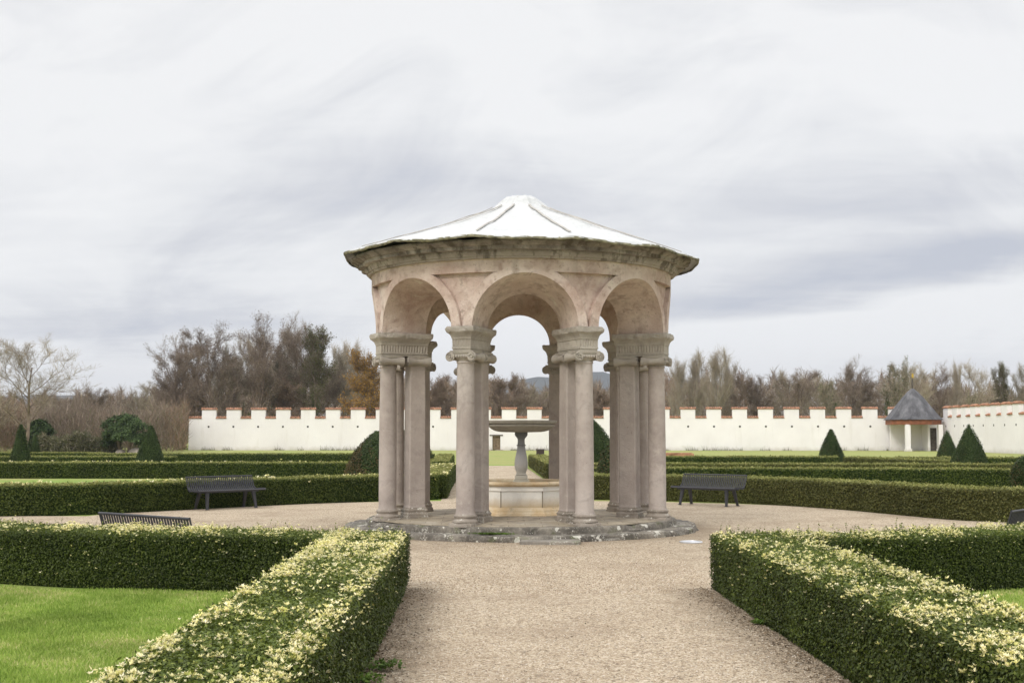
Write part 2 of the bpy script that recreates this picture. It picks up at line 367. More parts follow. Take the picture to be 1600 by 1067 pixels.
# ------------------------------------------------------------------ world, sun, camera
SUN_AZ = radians(-148); SUN_EL = radians(42)        # azimuth from +Y clockwise: behind the camera, to its left
w = bpy.data.worlds.new('World'); S.world = w; w.use_nodes = True
t = w.node_tree; t.nodes.clear(); n = NT(t)
sky = n.n('ShaderNodeTexSky'); sky.sky_type = 'NISHITA'; sky.sun_disc = False
sky.sun_elevation = SUN_EL; sky.sun_rotation = SUN_AZ; sky.dust_density = 2.0
d = n.n('ShaderNodeTexCoord').outputs['Generated']
sx = n.n('ShaderNodeSeparateXYZ', i={0: d}); X, Y, Z = sx.outputs
Zp = n.m('ADD', n.m('MAXIMUM', Z, 0.0), .09)
cv = n.n('ShaderNodeCombineXYZ', i={0: n.m('DIVIDE', X, Zp), 1: n.m('DIVIDE', Y, Zp), 2: 0.0}).outputs[0]
cvr = n.n('ShaderNodeMapping', i={'Vector': cv, 'Rotation': (0, 0, .35), 'Scale': (.55, 1.0, 1)}).outputs[0]
n1 = n.noise(cvr, .75, 8, .56, .5); n2 = n.noise(cvr, 2.3, 6, .6, .8)
Yp = n.m('MAXIMUM', Y, .05)
az = n.m('DIVIDE', X, Yp); el = n.m('DIVIDE', Z, Yp)
wn = n.m('MULTIPLY', n.m('SUBTRACT', n.noise(cvr, 1.1, 5, .6), .5), .045)
el2 = n.m('ADD', el, wn)
def gauss(ca, ce, sa, se, slope=0.0):
    dx = n.m('SUBTRACT', az, ca); dy = n.m('SUBTRACT', n.m('SUBTRACT', el2, ce), n.m('MULTIPLY', dx, slope))
    q = n.m('ADD', n.m('POWER', n.m('ABSOLUTE', n.m('DIVIDE', dx, sa)), 2.0), n.m('POWER', n.m('ABSOLUTE', n.m('DIVIDE', dy, se)), 2.0))
    return n.m('MULTIPLY', n.m('EXPONENT', n.m('MULTIPLY', q, -1.0)), n.m('GREATER_THAN', Y, 0.0))
n4 = n.noise(n.n('ShaderNodeCombineXYZ', i={0: az, 1: n.m('MULTIPLY', n.m('SUBTRACT', el, n.m('MULTIPLY', az, .22)), 1.9), 2: 4.2}).outputs[0], 4.6, 9, .58, .9)
n3 = n.noise(n.n('ShaderNodeMapping', i={'Vector': cv, 'Rotation': (0, 0, .55), 'Scale': (.35, 1.3, 1), 'Location': (3.1, 1.7, 0)}).outputs[0], 1.6, 9, .62, .7)
dens = n.m('ADD', n.m('ADD', n.m('MULTIPLY', n.m('SUBTRACT', n1, .5), .6), n.m('MULTIPLY', n.m('SUBTRACT', n2, .5), .35)), n.m('ADD', n.m('MULTIPLY', n.m('SUBTRACT', n3, .5), .45), n.m('MULTIPLY', n.m('SUBTRACT', n4, .5), 1.7)))
dens = n.m('ADD', dens, .20)
for (ca, ce, sa, se, sl, am) in [(-.30, .088, .20, .022, .03, .62), (-.36, .135, .16, .03, .0, .12), (.30, .128, .26, .018, .19, .80), (-.10, .205, .16, .040, .05, .42), (.10, .16, .25, .03, .05, .1),
                                 (.33, .20, .20, .025, .1, .32), (-.15, .335, .30, .05, 0, -.28), (.38, .30, .14, .06, 0, -.35), (.24, .082, .28, .022, .15, -.75), (-.02, .09, .1, .03, 0, -.45), (-.38, .21, .12, .04, 0, -.3), (-.3, .045, .3, .018, 0, -.6)]:
    dens = n.m('ADD', dens, n.m('MULTIPLY', gauss(ca, ce, sa, se, sl), am))
cl = n.ramp(dens, [(.0, (.95, .95, .95)), (.28, (.87, .875, .885)), (.62, (.715, .725, .76)), (1.0, (.57, .595, .665))])
warm = n.ramp(el, [(0.0, 1), (.03, 1), (.075, 0)])
cl = n.mix(n.m('MULTIPLY', warm, .7), cl, (.89, .875, .85))
# an overcast sky is brighter towards the zenith
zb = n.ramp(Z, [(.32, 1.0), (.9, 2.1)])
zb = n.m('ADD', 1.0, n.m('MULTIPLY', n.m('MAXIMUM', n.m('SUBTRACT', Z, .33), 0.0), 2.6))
b1 = n.n('ShaderNodeBackground', i={'Color': sky.outputs[0], 'Strength': .10})
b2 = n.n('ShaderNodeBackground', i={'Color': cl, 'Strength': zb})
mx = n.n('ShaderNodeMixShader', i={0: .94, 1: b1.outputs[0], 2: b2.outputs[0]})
o = n.n('ShaderNodeOutputWorld'); t.links.new(mx.outputs[0], o.inputs[0])
sl = bpy.data.lights.new('sun', 'SUN'); sl.energy = 1.5; sl.angle = radians(15); sl.color = (1, .95, .88)
so = link(bpy.data.objects.new('sun', sl))
sd = Vector((sin(SUN_AZ)*cos(SUN_EL), cos(SUN_AZ)*cos(SUN_EL), sin(SUN_EL)))
so.rotation_euler = sd.to_track_quat('Z', 'Y').to_euler()
cam = bpy.data.cameras.new('camera'); cam.lens = F/1600*36; cam.sensor_width = 36; cam.clip_end = 20000; cam.clip_start = .1
co = link(bpy.data.objects.new('camera', cam)); co.location = (0, 0, HC)
co.rotation_euler = (radians(90)+.074, 0, 0); S.camera = co
S.render.resolution_x = 1024; S.render.resolution_y = 682
S.view_settings.view_transform = 'Standard'; S.view_settings.look = 'None'; S.view_settings.exposure = 0; S.view_settings.gamma = 1

# ------------------------------------------------------------------ ground
CX, D = .17, 23.4
mb = MB(); G = 6000
mb.add([(-G, -60, 0), (G, -60, 0), (G, G, 0), (-G, G, 0)], [(0, 1, 2, 3)])
o = mb.build('lawn', M['lawn']); tag(o, kind='structure')
# gravel: plaza, long path, cross path as ONE outline-free sheet each, 4 mm apart
axis = lambda y: .53-.031*(y-13)
mb = MB(); ring = [(CX+9.75*cos(2*pi*i/96), D+9.75*sin(2*pi*i/96), .008) for i in range(96)]
mb.add(ring, [tuple(range(96))]); o = mb.build('gravel_plaza', M['gravel']); tag(o, kind='structure')
mb = MB()
def arc_patch(far, x0f, x1f, sg, vert):
    # a strip butting against the round plaza, edge to edge at the same height
    RR = 9.75
    if vert:
        a = [math.asin((x-CX)/RR) for x in (x0f, x1f)]
        arc = [(CX+RR*sin(a[0]+(a[1]-a[0])*k/16), D+sg*RR*cos(a[0]+(a[1]-a[0])*k/16)) for k in range(17)]
    else:
        a = [math.asin((y-D)/RR) for y in (x0f, x1f)]
        arc = [(CX+sg*RR*cos(a[0]+(a[1]-a[0])*k/16), D+RR*sin(a[0]+(a[1]-a[0])*k/16)) for k in range(17)]
    mb.add([(x, y, .008) for x, y in far+arc[::-1]], [tuple(range(len(far)+17))])
arc_patch([(axis(-8)-1.75, -8), (axis(-8)+1.75, -8)], axis(14)-1.75, axis(14)+1.75, -1, True)
arc_patch([(axis(71)-1.9, 71), (axis(71)+1.9, 71)], axis(33)-1.75, axis(33)+1.75, 1, True)
arc_patch([(-40, 20.6), (-40, 26.8)], 20.6, 26.8, -1, False)
arc_patch([(40, 19.6), (40, 25.2)], 19.6, 25.2, 1, False)
o = mb.build('gravel_path', M['gravel']); tag(o, kind='structure')
# hills
mb = MB()
def ridge(x0, x1, y, fn, n_=60):
    top = []; 
    for i in range(n_+1):
        x = x0+(x1-x0)*i/n_; top.append((x, fn(i/n_)))
    vs = []; 
    for x, h in top: vs += [(x, y-600, -2), (x, y-250, h*.45), (x, y, h), (x, y+500, -2)]
    fs = [(4*i+k, 4*i+4+k, 4*i+5+k, 4*i+1+k) for i in range(n_) for k in range(3)]
    mb.add(vs, fs)
def hprof(u):
    px = 560+u*560
    base = 588-27*math.exp(-((px-925)/75)**2)*1.0+30*max(0, (px-1000)/120)**1.2+22*max(0, (800-px)/240)
    base = 583+ (abs(px-935)/60)**1.3*4.0+ 2.5*nz((px*.02, 0, 0), 2.0)
    if 915 < px < 945: base -= 2
    return max(5, (680-base)*3000/F+1.7)
ridge(at(560, 3000), at(1120, 3000), 3000, hprof)
o = mb.build('far_hill', M['hill'], smooth=True, angle=80); tag(o, kind='structure')
mb = MB()
ridge(at(-300, 3400), at(420, 3400), 3400, lambda u: (680-(613+7*abs(nz((u*6, 1, 0), 1.0))+10*u*u))*3400/F)
ridge(at(1350, 3400), at(1900, 3400), 3400, lambda u: (680-(628-20*u-4*abs(nz((u*6, 3, 0), 1.0))))*3400/F)
o = mb.build('hills', M['hill'], smooth=True, angle=80); tag(o, kind='structure')

# ------------------------------------------------------------------ pavilion
PAV = empty('garden_pavilion', (CX, D, 0), radians(1.1))
tag(PAV, 'round pink plaster pavilion of eight arches on paired stone columns under a white tarpaulin roof', 'pavilion')
# steps
def step_mesh(r, z0, z1, rin, nblk, seed, amp):
    mb = MB(); N = 288
    prof = [(r, z0-.05), (r+.004, z0+.02), (r, z1-.045), (r-.012, z1-.012), (r-.04, z1), (r-.12, z1+.001), (rin, z1+.004)]
    offs = [random.uniform(-.018, .018) for _ in range(nblk)]; hs = [random.uniform(-.007, .004) for _ in range(nblk)]
    def fn(rr, zz, a):
        u = (a/(2*pi)*nblk+.3*seed) % nblk; b = int(u); fr = u-b
        edge = min(fr, 1-fr)*2*pi*r/nblk
        if rr > rin+.01:
            p = (rr*cos(a), rr*sin(a), zz)
            rr += offs[b]*amp/.02 + amp*nz(p, 3.1, seed)+amp*.6*nz(p, 9, seed)
            if zz > z1-.03: zz += hs[b]+amp*.45*nz(p, 5, seed+1)
            if edge < .02: rr -= .022; zz -= .012 if zz > z1-.03 else 0
            ch = nz(p, 1.9, seed+5)
            if ch > .12 and zz > z1-.05: rr -= (ch-.12)*.28; zz -= (ch-.12)*.05 
        return rr, zz
    mb.lathe(prof, N, cap0=False, cap1=True, fn=fn)
    return mb
step_mesh(3.22, 0, .105, 2.4, 17, 3, .034).build('lower_step', M['step'], PAV, smooth=True, angle=40)
step_mesh(2.83, .10, .212, 2.62, 13, 5, .018).build('upper_step', M['step'], PAV, smooth=True, angle=40)
mb = MB(); mb.lathe([(2.70, .205), (2.70, .222), (1.7, .268), (.9, .282)], 96, cap0=False); mb.build('floor', M['floor'], PAV, smooth=True)

RO, RI, ZS, SA = 2.76, 1.93, 3.49, .319
# column prototypes, built for the front (radial = -Y), turned about the pavilion's axis
def rectring(hx, hy, z, cy, nx=10, ny=24, off=0, flute=0, jit=0, seed=0):
    pts = []; hx += off; hy += off
    def side(a, b, m, nrm):
        for i in range(m):
            u = i/m; p = (a[0]+(b[0]-a[0])*u, a[1]+(b[1]-a[1])*u)
            f_ = flute if (i % 2 and 0 < i < m) else 0
            pts.append([p[0]-nrm[0]*f_, p[1]-nrm[1]*f_+cy, z])
    side((-hx, -hy), (hx, -hy), nx, (0, -1)); side((hx, -hy), (hx, hy), ny, (1, 0))
    side((hx, hy), (-hx, hy), nx, (0, 1)); side((-hx, hy), (-hx, -hy), ny, (-1, 0))
    if jit:
        for p in pts:
            q = nz(p, 3.5, seed); e = nz(p, 9, seed+2)
            k = 1-max(0, q+.1)*jit*6-abs(e)*jit*4-abs(nz(p, 24, seed+4))*jit*2
            p[0] *= k; p[1] = cy+(p[1]-cy)*(1-(1-k)*.45); p[2] += e*jit*.9
    return [tuple(p) for p in pts]
RC, RP_ = 2.575, 2.07
def fl_z(r): return .212+(2.7-r)*.055 if r < 2.7 else .212
def pier_parts(parent, a, proto=None, seed=0):
    rz = a
    parts = []
    def put(o, p=parent, rot=True):
        if rot: o.rotation_euler.z = rz
        return o
    if proto is None:
        # round outer column
        z0 = .20
        mb = MB(); mb.lathe([(.164, .405), (.160, .43), (.154, .46), (.155, 1.3), (.151, 2.1), (.141, 2.86), (.140, 2.885), (.154, 2.893), (.154, 2.912), (.143, 2.925)], 40, (0, -RC))
        c_ = mb.build('column', M['stone'], parent, smooth=True, angle=50)
        mb = MB(); mb.loft([rectring(.215, .215, z, -RC, 12, 12, of, jit=.02, seed=4) for z, of in ((z0, 0), (.255, 0), (.262, -.008))])
        mb.lathe([(.205, .262), (.213, .275), (.213, .295), (.203, .312), (.186, .318), (.180, .335), (.186, .352), (.195, .360), (.197, .378), (.190, .392), (.176, .402), (.17, .408)], 40, (0, -RC),
                 fn=lambda r, z, an: (r*(1+.05*nz((cos(an), sin(an), z*3), 2.2, 8)), z))
        mb.build('column_base', M['basestone'], c_, smooth=True, angle=50)
        ionic(.145, -RC, .165).build('ionic_capital', M['capstone'], c_, smooth=True, angle=40)
        # square inner pilaster
        mb = MB()
        def chring(h, z, ch=.02, cy=-RP_):
            return [(-h+ch, -h+cy, z), (h-ch, -h+cy, z), (h, -h+ch+cy, z), (h, h-ch+cy, z), (h-ch, h+cy, z), (-h+ch, h+cy, z), (-h, h-ch+cy, z), (-h, -h+ch+cy, z)]
        mb.loft([chring(.163, .43), chring(.156, .47), chring(.153, 2.0), chring(.147, 2.92)])
        p_ = mb.build('pilaster', M['stone'], parent)
        mb = MB(); mb.loft([chring(h, z, .01) for h, z in ((.205, .22), (.205, .285), (.195, .29), (.198, .30), (.198, .33), (.183, .34), (.178, .36), (.187, .37), (.187, .392), (.17, .41), (.165, .432))])
        mb.build('pilaster_base', M['basestone'], p_)
        ionic(.15, -RP_, .16, True).build('ionic_capital', M['capstone'], p_, smooth=True, angle=40)
        # joining shaft between the two
        # entablature
        mb = MB(); cy = -(1.91+2.755)/2; hy = (2.755-1.91)/2; hx = .16
        mb.loft([rectring(hx, hy, z, cy, 14, 34, of, fl, .006, 3) for z, of, fl in
                 ((3.095, 0, 0), (3.125, 0, 0), (3.127, .012, 0), (3.155, .012, 0), (3.157, .004, 0), (3.165, .006, .014), (3.28, .012, .014), (3.285, .016, 0), (3.31, .022, 0), (3.33, .03, 0))])
        e_ = mb.build('entablature', M['capstone'], parent)
        objs = [c_, p_, e_]
        for o_ in objs: put(o_)
        protos.extend(objs)
    else:
        objs = []
        for src in protos:
            c_ = copy_tree(src, parent); c_.rotation_euler.z = rz; objs.append(c_)
    cy = -(1.91+2.755)/2; hy = (2.755-1.91)/2; hx = .16
    mb = MB(); sd_ = seed+2
    mb.loft([rectring(hx, hy, z, cy, 16, 34, of, 0, jt, sd_) for z, of, jt in
             ((3.328, .02, .0), (3.345, .032, .008), (3.37, .05, .012), (3.40, .085, .016), (3.415, .10, .034), (3.45, .105, .040), (3.475, .098, .036), (3.492, .085, .02), (3.495, .05, .0))])
    ab = mb.build('abacus', M['capstone'], objs[2], smooth=True, angle=18)
    return objs
def ionic(r, cy, half, square=False):
    """volutes at both tangential ends, running along the radius"""
    mb = MB(); z = 3.0
    if not square: mb.lathe([(r*.98, 2.925), (r+.005, 2.945), (r+.03, 2.975), (r+.035, 3.0), (r+.01, 3.02)], 32, (0, cy))
    else: mb.loft([rectring(.152, .152, zz, cy, 8, 8, of) for zz, of in ((2.915, -.002), (2.92, .012), (2.94, .012), (2.945, .0), (2.97, .012), (3.0, .018), (3.02, .0))])
    mb.loft([rectring(half+.03, half+.012, zz, cy, 10, 10, of, 0, .006, 6) for zz, of in ((3.005, -.02), (3.015, 0), (3.05, 0), (3.055, .012), (3.095, .018), (3.098, 0))])
    for sx_ in (-1, 1):
        x = sx_*(half+.03)
        L = half+.045; pr = []
        for u in np.linspace(-1, 1, 13):
            rr = .080-.030*(1-abs(u)**1.5); pr.append((u*L, rr))
        rings = [[(x+rr*cos(2*pi*k/18), cy+yy, z-.005+rr*sin(2*pi*k/18)) for k in range(18)] for yy, rr in pr]
        mb.loft(rings)
        for sy in (-1, 1):     # spiral roll on each face
            pts = []; 
            for q in range(26):
                th = q/25*2*pi*1.7; rr = .073*(1-q/25*.78)
                pts.append((x+sx_*rr*sin(th), cy+sy*(L+.004), z-.005+rr*cos(th)))
            mb.tube(pts, .011, 5)
            rings = [[(x+rr*cos(2*pi*k/12), cy+sy*yy, z-.005+rr*sin(2*pi*k/12)) for k in range(12)] for yy, rr in ((L, .018), (L+.016, .016), (L+.02, .004))]
            mb.loft(rings)
    # egg moulding between the volutes
    for sy in (-1, 1):
        for k in range(5):
            xx = (k-2)*.045; rr = .02
            rings = [[(xx+rr*c_*cos(2*pi*j/8), cy+sy*(half+.028+c2), z-.0+rr*1.3*c_*sin(2*pi*j/8)) for j in range(8)] for c_, c2 in ((1, -.02), (1, 0), (.6, .01), (.05, .013))]
            mb.loft(rings)
    return mb
protos = []
for k in range(8):
    pier_parts(PAV, radians(22.5+45*k)-2*pi*(k > 3), None if k == 0 else protos, k)

# the arcade drum
def drum():
    mb = MB(); ZT, ZP = 4.615, 4.385; rec = .085; RB = SA*RO+.15
    al = math.asin(SA)
    def zarch(ph, r):
        q = SA*SA-sin(ph)**2; return ZS+r*sqrt(q) if q > 0 and abs(ph) < al else ZS
    def zband(ph):
        q = RB*RB-(RO*sin(ph))**2; return ZS+sqrt(q) if q > 0 else ZS
    phs = [al*sin(pi/2*u) for u in np.linspace(-1, 1, 41)]
    ext = list(np.linspace(al, pi/8, 13))[1:]
    phs = [-e for e in reversed(ext)]+phs+ext
    rs = np.linspace(RO, RI, 7)
    for sct in range(8):
        base = sct*pi/4
        for i in range(len(phs)-1):
            q = []
            for ph in (phs[i], phs[i+1]):
                za = zarch(ph, RO); zb = max(min(zband(ph), ZP), za+.0005); pan = zband(ph) < ZP-.004
                zb0 = zb
                # interpolated rings on the face so shading stays round
                d_ = rec if pan else 0
                a = base+ph
                P = lambda r, z: (r*sin(a), -r*cos(a), z)
                col = [P(r, zarch(ph, r)) for r in rs[::-1]]        # intrados, inner -> outer
                col += [P(RO, za+(zb-za)*.97), P(RO-.006 if pan else RO, zb), P(RO-d_, zb+.004 if pan else zb), P(RO-d_, ZP-.003 if pan else ZP), P(RO, ZP), P(RO, ZP+.05), P(RO, ZT-.01), P(RO-.01, ZT)]
                q.append(col)
            n0 = len(q[0]); vs = q[0]+q[1]
            mb.add(vs, [(k, n0+k, n0+k+1, k+1) for k in range(n0-1)])
            # inner wall and dome
            q = []
            for ph in (phs[i], phs[i+1]):
                a = base+ph; P = lambda r, z: (r*sin(a), -r*cos(a), z)
                col = [P(RI, zarch(ph, RI))]
                zt = 4.2
                for th in np.linspace(0, 1, 8):
                    col.append(P(RI*cos(th*pi/2*.97), zt+.75*sin(th*pi/2)))
                q.append(col)
            n0 = len(q[0])
            mb.add(q[0]+q[1], [(k+1, n0+k+1, n0+k, k) for k in range(n0-1)])
    # surface unevenness of old plaster
    out = []
    for v in mb.v:
        e = .010*nz(v, 1.7, 2)+.004*nz(v, 7, 3); r = sqrt(v[0]**2+v[1]**2)
        out.append((v[0]*(1+e/max(r, .5)), v[1]*(1+e/max(r, .5)), v[2]))
    mb.v = out
    return mb
me_o = drum().build('arcade', M['plaster'], PAV, smooth=True, angle=30)
bm = bmesh.new(); bm.from_mesh(me_o.data); bmesh.ops.remove_doubles(bm, verts=bm.verts, dist=.0008); bmesh.ops.recalc_face_normals(bm, faces=bm.faces); bm.to_mesh(me_o.data); bm.free()
me_o.data.set_sharp_from_angle(angle=radians(30))
# cornice
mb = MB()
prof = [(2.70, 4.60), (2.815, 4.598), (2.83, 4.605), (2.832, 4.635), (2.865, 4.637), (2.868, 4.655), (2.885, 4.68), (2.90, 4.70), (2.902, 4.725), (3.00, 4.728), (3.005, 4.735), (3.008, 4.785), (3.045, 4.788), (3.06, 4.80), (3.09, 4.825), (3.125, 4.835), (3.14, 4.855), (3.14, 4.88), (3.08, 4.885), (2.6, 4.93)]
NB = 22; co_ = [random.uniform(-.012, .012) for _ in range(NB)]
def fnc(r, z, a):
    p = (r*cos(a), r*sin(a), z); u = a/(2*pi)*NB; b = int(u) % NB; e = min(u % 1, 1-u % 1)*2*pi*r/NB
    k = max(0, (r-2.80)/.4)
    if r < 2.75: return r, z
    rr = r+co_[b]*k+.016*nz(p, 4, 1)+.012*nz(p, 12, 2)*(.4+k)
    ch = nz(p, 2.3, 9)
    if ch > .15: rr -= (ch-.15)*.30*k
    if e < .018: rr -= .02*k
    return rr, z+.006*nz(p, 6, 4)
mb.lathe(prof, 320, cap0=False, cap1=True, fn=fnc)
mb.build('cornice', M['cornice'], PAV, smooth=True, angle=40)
# tarpaulin roof: twelve gores sagging between ridges
az12 = [radians(x) for x in (-15.5, -42, -74, -103, -134, -165, 165, 135, 104, 73, 42, 14)]
az12 = sorted(az12)
rp = [(0, 6.15), (.14, 6.15), (.27, 6.135), (.36, 6.075), (.46, 5.985), (.56, 5.895), (.66, 5.845), (.82, 5.78), (1.1, 5.68), (1.5, 5.525), (2.0, 5.345), (2.5, 5.19), (3.0, 5.02), (3.31, 4.92), (3.325, 4.895), (3.30, 4.885)]
def roof_pt(r, z, a, lift=0):
    i = 0
    while i < 12 and az12[i] <= a: i += 1
    a0 = az12[i-1]-(2*pi if i == 0 else 0); a1 = az12[i % 12]+(2*pi if i == 12 else 0)
    u = (a-a0)/(a1-a0)
    s_ = sin(pi*u)
    sag = .085*s_*min(1, r/1.2)*(1-.75*max(0, (r-2.2)/1.1))
    q = 1-.012*s_ if r < 2.8 else 1-.026*s_
    rr = r*q; wob = .012*nz((r*cos(a), r*sin(a), 0), 2.5, 3) if r > .5 else 0
    edge = .016*nz((cos(a)*3.3, sin(a)*3.3, 0), 3.0, 7) if r > 3.1 else 0
    if r < .4: rr *= 1+.06*sin(3*a+.6)
    tilt_ = -.055*sin(a)*max(0, r-1.5)/1.8
    return ((rr+edge)*sin(a), -(rr+edge)*cos(a), z-sag+wob+lift+edge*.6+tilt_)
mb = MB(); NA = 192; rings = []
aa = [-pi+2*pi*i/NA for i in range(NA)]
fine = []
for k in range(len(rp)-1):
    m_ = 3 if k > 4 and k < 12 else 1
    for j in range(m_):
        u = j/m_; fine.append((rp[k][0]*(1-u)+rp[k+1][0]*u, rp[k][1]*(1-u)+rp[k+1][1]*u))
fine.append(rp[-1])
for r, z in fine[1:]: rings.append([roof_pt(r, z, a) for a in aa])
mb.loft(rings, True, False)
roof = mb.build('roof_tarp', M['tarp'], PAV, smooth=True, angle=60)
# ragged mossy hem hanging from the rim
mb = MB(); rings = []
NH = 420
for (dr, z, am) in ((.0, 4.91, .2), (.010, 4.893, .5), (.004, 4.868, 1), (-.02, 4.862, 1)):
    rg = []
    for i in range(NH):
        a = -pi+2*pi*i/NH; x_, y_, z_ = roof_pt(3.31, z, a)
        r_ = sqrt(x_*x_+y_*y_)
        j = .004+.014*am*(nz((cos(a)*3, sin(a)*3, z*4), 12, 3)+nz((cos(a)*3, sin(a)*3, z), 4, 5))
        k = (r_+dr+j)/r_
        rg.append((x_*k, y_*k, z_+j*.9))
    rings.append(rg)
mb.loft(rings, False, False); mb.build('hem', M['hem'], roof, smooth=True, angle=60)
for a in az12:
    mb = MB(); pts = []
    prof_ = [p for p in fine if .55 < p[0] < 3.2]
    for r, z in prof_:
        aj = a+.03*sin(r*2.2+a*3)
        pts.append(roof_pt(r, z, a, .012)); 
    # flat batten, 6 cm wide
    rings = []
    for p in pts:
        tx, ty = cos(a), sin(a)
        rings.append([(p[0]-tx*.022, p[1]-ty*.022, p[2]), (p[0]-tx*.018, p[1]-ty*.018, p[2]+.014), (p[0]+tx*.018, p[1]+ty*.018, p[2]+.014), (p[0]+tx*.022, p[1]+ty*.022, p[2])])
    mb.loft(rings); mb.build('batten', M['rope'], roof)

# front step slab, metal covers
mb = MB(); N = 30
vs = [];
for z in (0.0, .045, .05):
    ins = 0 if z < .05 else .012
    for i in range(N):
        a = 2*pi*i/N; ca, sa = cos(a), sin(a); k = 1/max(abs(ca), abs(sa))
        x = ca*k*(.47-ins); y = sa*k*(.27-ins)
        vs.append((x*(1+.04*nz((x, y, 0), 4, 2)), y*(1+.07*nz((x, y, 0), 5, 3)), z+.004*nz((x, y, 1), 5)))
mb.loft([vs[i*N:(i+1)*N] for i in range(3)])
s_ = mb.build('stone_slab', M['slab']); s_.location = (.60, 20.02, .006); s_.rotation_euler.z = radians(-3)
tag(s_, 'worn flat grey stone slab lying on the gravel against the front of the pavilion steps', 'stone slab')
def cover(x, y, z, r, label):
    mb = MB(); mb.lathe([(r, z), (r, z+.012), (r-.012, z+.02), (r-.03, z+.021), (r-.034, z+.014), (0.01, z+.014)], 40)
    o = mb.build('ground_cover', M['metal'], smooth=True); o.location = (x, y, 0); tag(o, label, 'ground cover', 'round metal covers in the ground')
cover(at(1077, 20.2), 20.2, .01, .185, 'round silver metal cover in the gravel right of the pavilion steps')
cover(at(689, 22.6), 22.7, .235, .15, 'round silver metal cover set in the pavilion floor between the left pillars')

# ------------------------------------------------------------------ fountain
FT = empty('stone_fountain', (CX, D, .272)); FT.rotation_euler.z = radians(0)
tag(FT, 'tiered stone fountain with an octagonal white marble basin standing inside the pavilion', 'fountain')
ZB = .272
def octr(ap, z, n=8):
    R_ = ap/cos(pi/8); return [(R_*cos(pi/8+k*pi/4), R_*sin(pi/8+k*pi/4), z-ZB) for k in range(8)]
# basin wall
mb = MB(); mb.loft([octr(a, z) for a, z in ((.885, .40), (.885, .71), (.905, .715), (.905, .735), (.90, .74), (.90, .80), (.80, .80), (.80, .44))], False, False)
basin = mb.build('basin', M['marble'], FT)
mb = MB(); mb.loft([octr(a, z) for a, z in ((.99, .265), (.99, .30), (.975, .305), (.975, .325), (.955, .34), (.945, .385), (.92, .40), (.915, .42), (.89, .425))], True, False)
mb.build('basin_foot', M['ochre'], basin, bevel=.006)
prof = [(.88+.055*cos(t_)+.02, .835+.042*sin(t_)) for t_ in np.linspace(-pi*.5, pi*1.5, 15)]
mb = MB(); mb.loft([octr(a, z) for a, z in prof], False, False)
mb.build('basin_rim', M['ochre'], basin, smooth=True, angle=50)
mb = MB(); mb.loft([octr(a, z) for a, z in ((.80, .45), (.79, .452), (.01, .452))], False, True); mb.build('basin_floor', M['bowl'], basin)
for k in range(8):
    a = pi/8+k*pi/4; R_ = .888/cos(pi/8); mb = MB()
    mb.box((R_*cos(a), R_*sin(a), .60-ZB), (.006, .006, .18), rot=a); mb.build('joint', M['joint'], basin)
# plinth, baluster, bowl
mb = MB()
for hx_, z0, z1 in ((.165, .45, .80), (.15, .80, .87), (.135, .87, .90), (.115, .90, .97), (.10, .975, 1.0)):
    mb.loft([[(-hx_, -hx_, z-ZB), (hx_, -hx_, z-ZB), (hx_, hx_, z-ZB), (-hx_, hx_, z-ZB)] for z in (z0, z1-.002)])
pl = mb.build('plinth', M['baluster'], FT, bevel=.01)
mb = MB(); mb.lathe([(r, z-ZB) for r, z in ((.085, 1.0), (.09, 1.02), (.095, 1.04), (.115, 1.08), (.123, 1.15), (.122, 1.21), (.112, 1.28), (.092, 1.37), (.076, 1.46), (.070, 1.50), (.085, 1.505), (.088, 1.52), (.07, 1.53), (.064, 1.58), (.066, 1.63), (.085, 1.66), (.112, 1.69), (.118, 1.71), (.118, 1.765))], 32)
mb.build('baluster', M['baluster'], FT, smooth=True, angle=40)
mb = MB(); mb.lathe([(r, z-ZB) for r, z in ((.10, 1.755), (.38, 1.762), (.48, 1.78), (.55, 1.815), (.59, 1.85), (.618, 1.865), (.622, 1.885), (.61, 1.90), (.60, 1.905), (.645, 1.915), (.665, 1.945), (.665, 1.96), (.65, 1.972), (.61, 1.97), (.55, 1.93), (.3, 1.85), (.02, 1.83))], 64,
                    fn=lambda r, z, a: (r*(1+.006*nz((cos(a)*2, sin(a)*2, z), 3)), z+.004*nz((cos(a)*2, sin(a)*2, z), 4)))
mb.build('bowl', M['bowl'], FT, smooth=True, angle=40)

# ------------------------------------------------------------------ hedges
def path_resample(pts, step):
    P = np.array(pts, float); out = [P[0]]
    # Catmull-Rom for roundness
    Q = np.vstack([2*P[0]-P[1], P, 2*P[-1]-P[-2]])
    for i in range(1, len(Q)-2):
        L = np.linalg.norm(Q[i+1]-Q[i]); m_ = max(1, int(L/step))
        for j in range(1, m_+1):
            u = j/m_; p0, p1, p2, p3 = Q[i-1], Q[i], Q[i+1], Q[i+2]
            out.append(.5*((2*p1)+(-p0+p2)*u+(2*p0-5*p1+4*p2-p3)*u*u+(-p0+3*p1-3*p2+p3)*u**3))
    return np.array(out)
def lump(P, s=1.0):
    return (np.sin(P[:, 0]*3.1*s+P[:, 1]*1.7)*.4+np.sin(P[:, 1]*4.3*s-P[:, 0]*2.2+P[:, 2]*3)*.35+np.sin(P[:, 0]*9.7*s+P[:, 2]*7.1+P[:, 1]*8.3)*.25)
def patchy(P, s=1.0, ph=0):
    a = np.sin(P[:, 0]*1.9*s+ph)+np.sin(P[:, 1]*1.35*s+1.3*ph)+.7*np.sin((P[:, 0]+P[:, 1])*3.7*s+ph*2)+.5*np.sin((P[:, 0]-P[:, 1])*7.3*s)
    return a/3.2
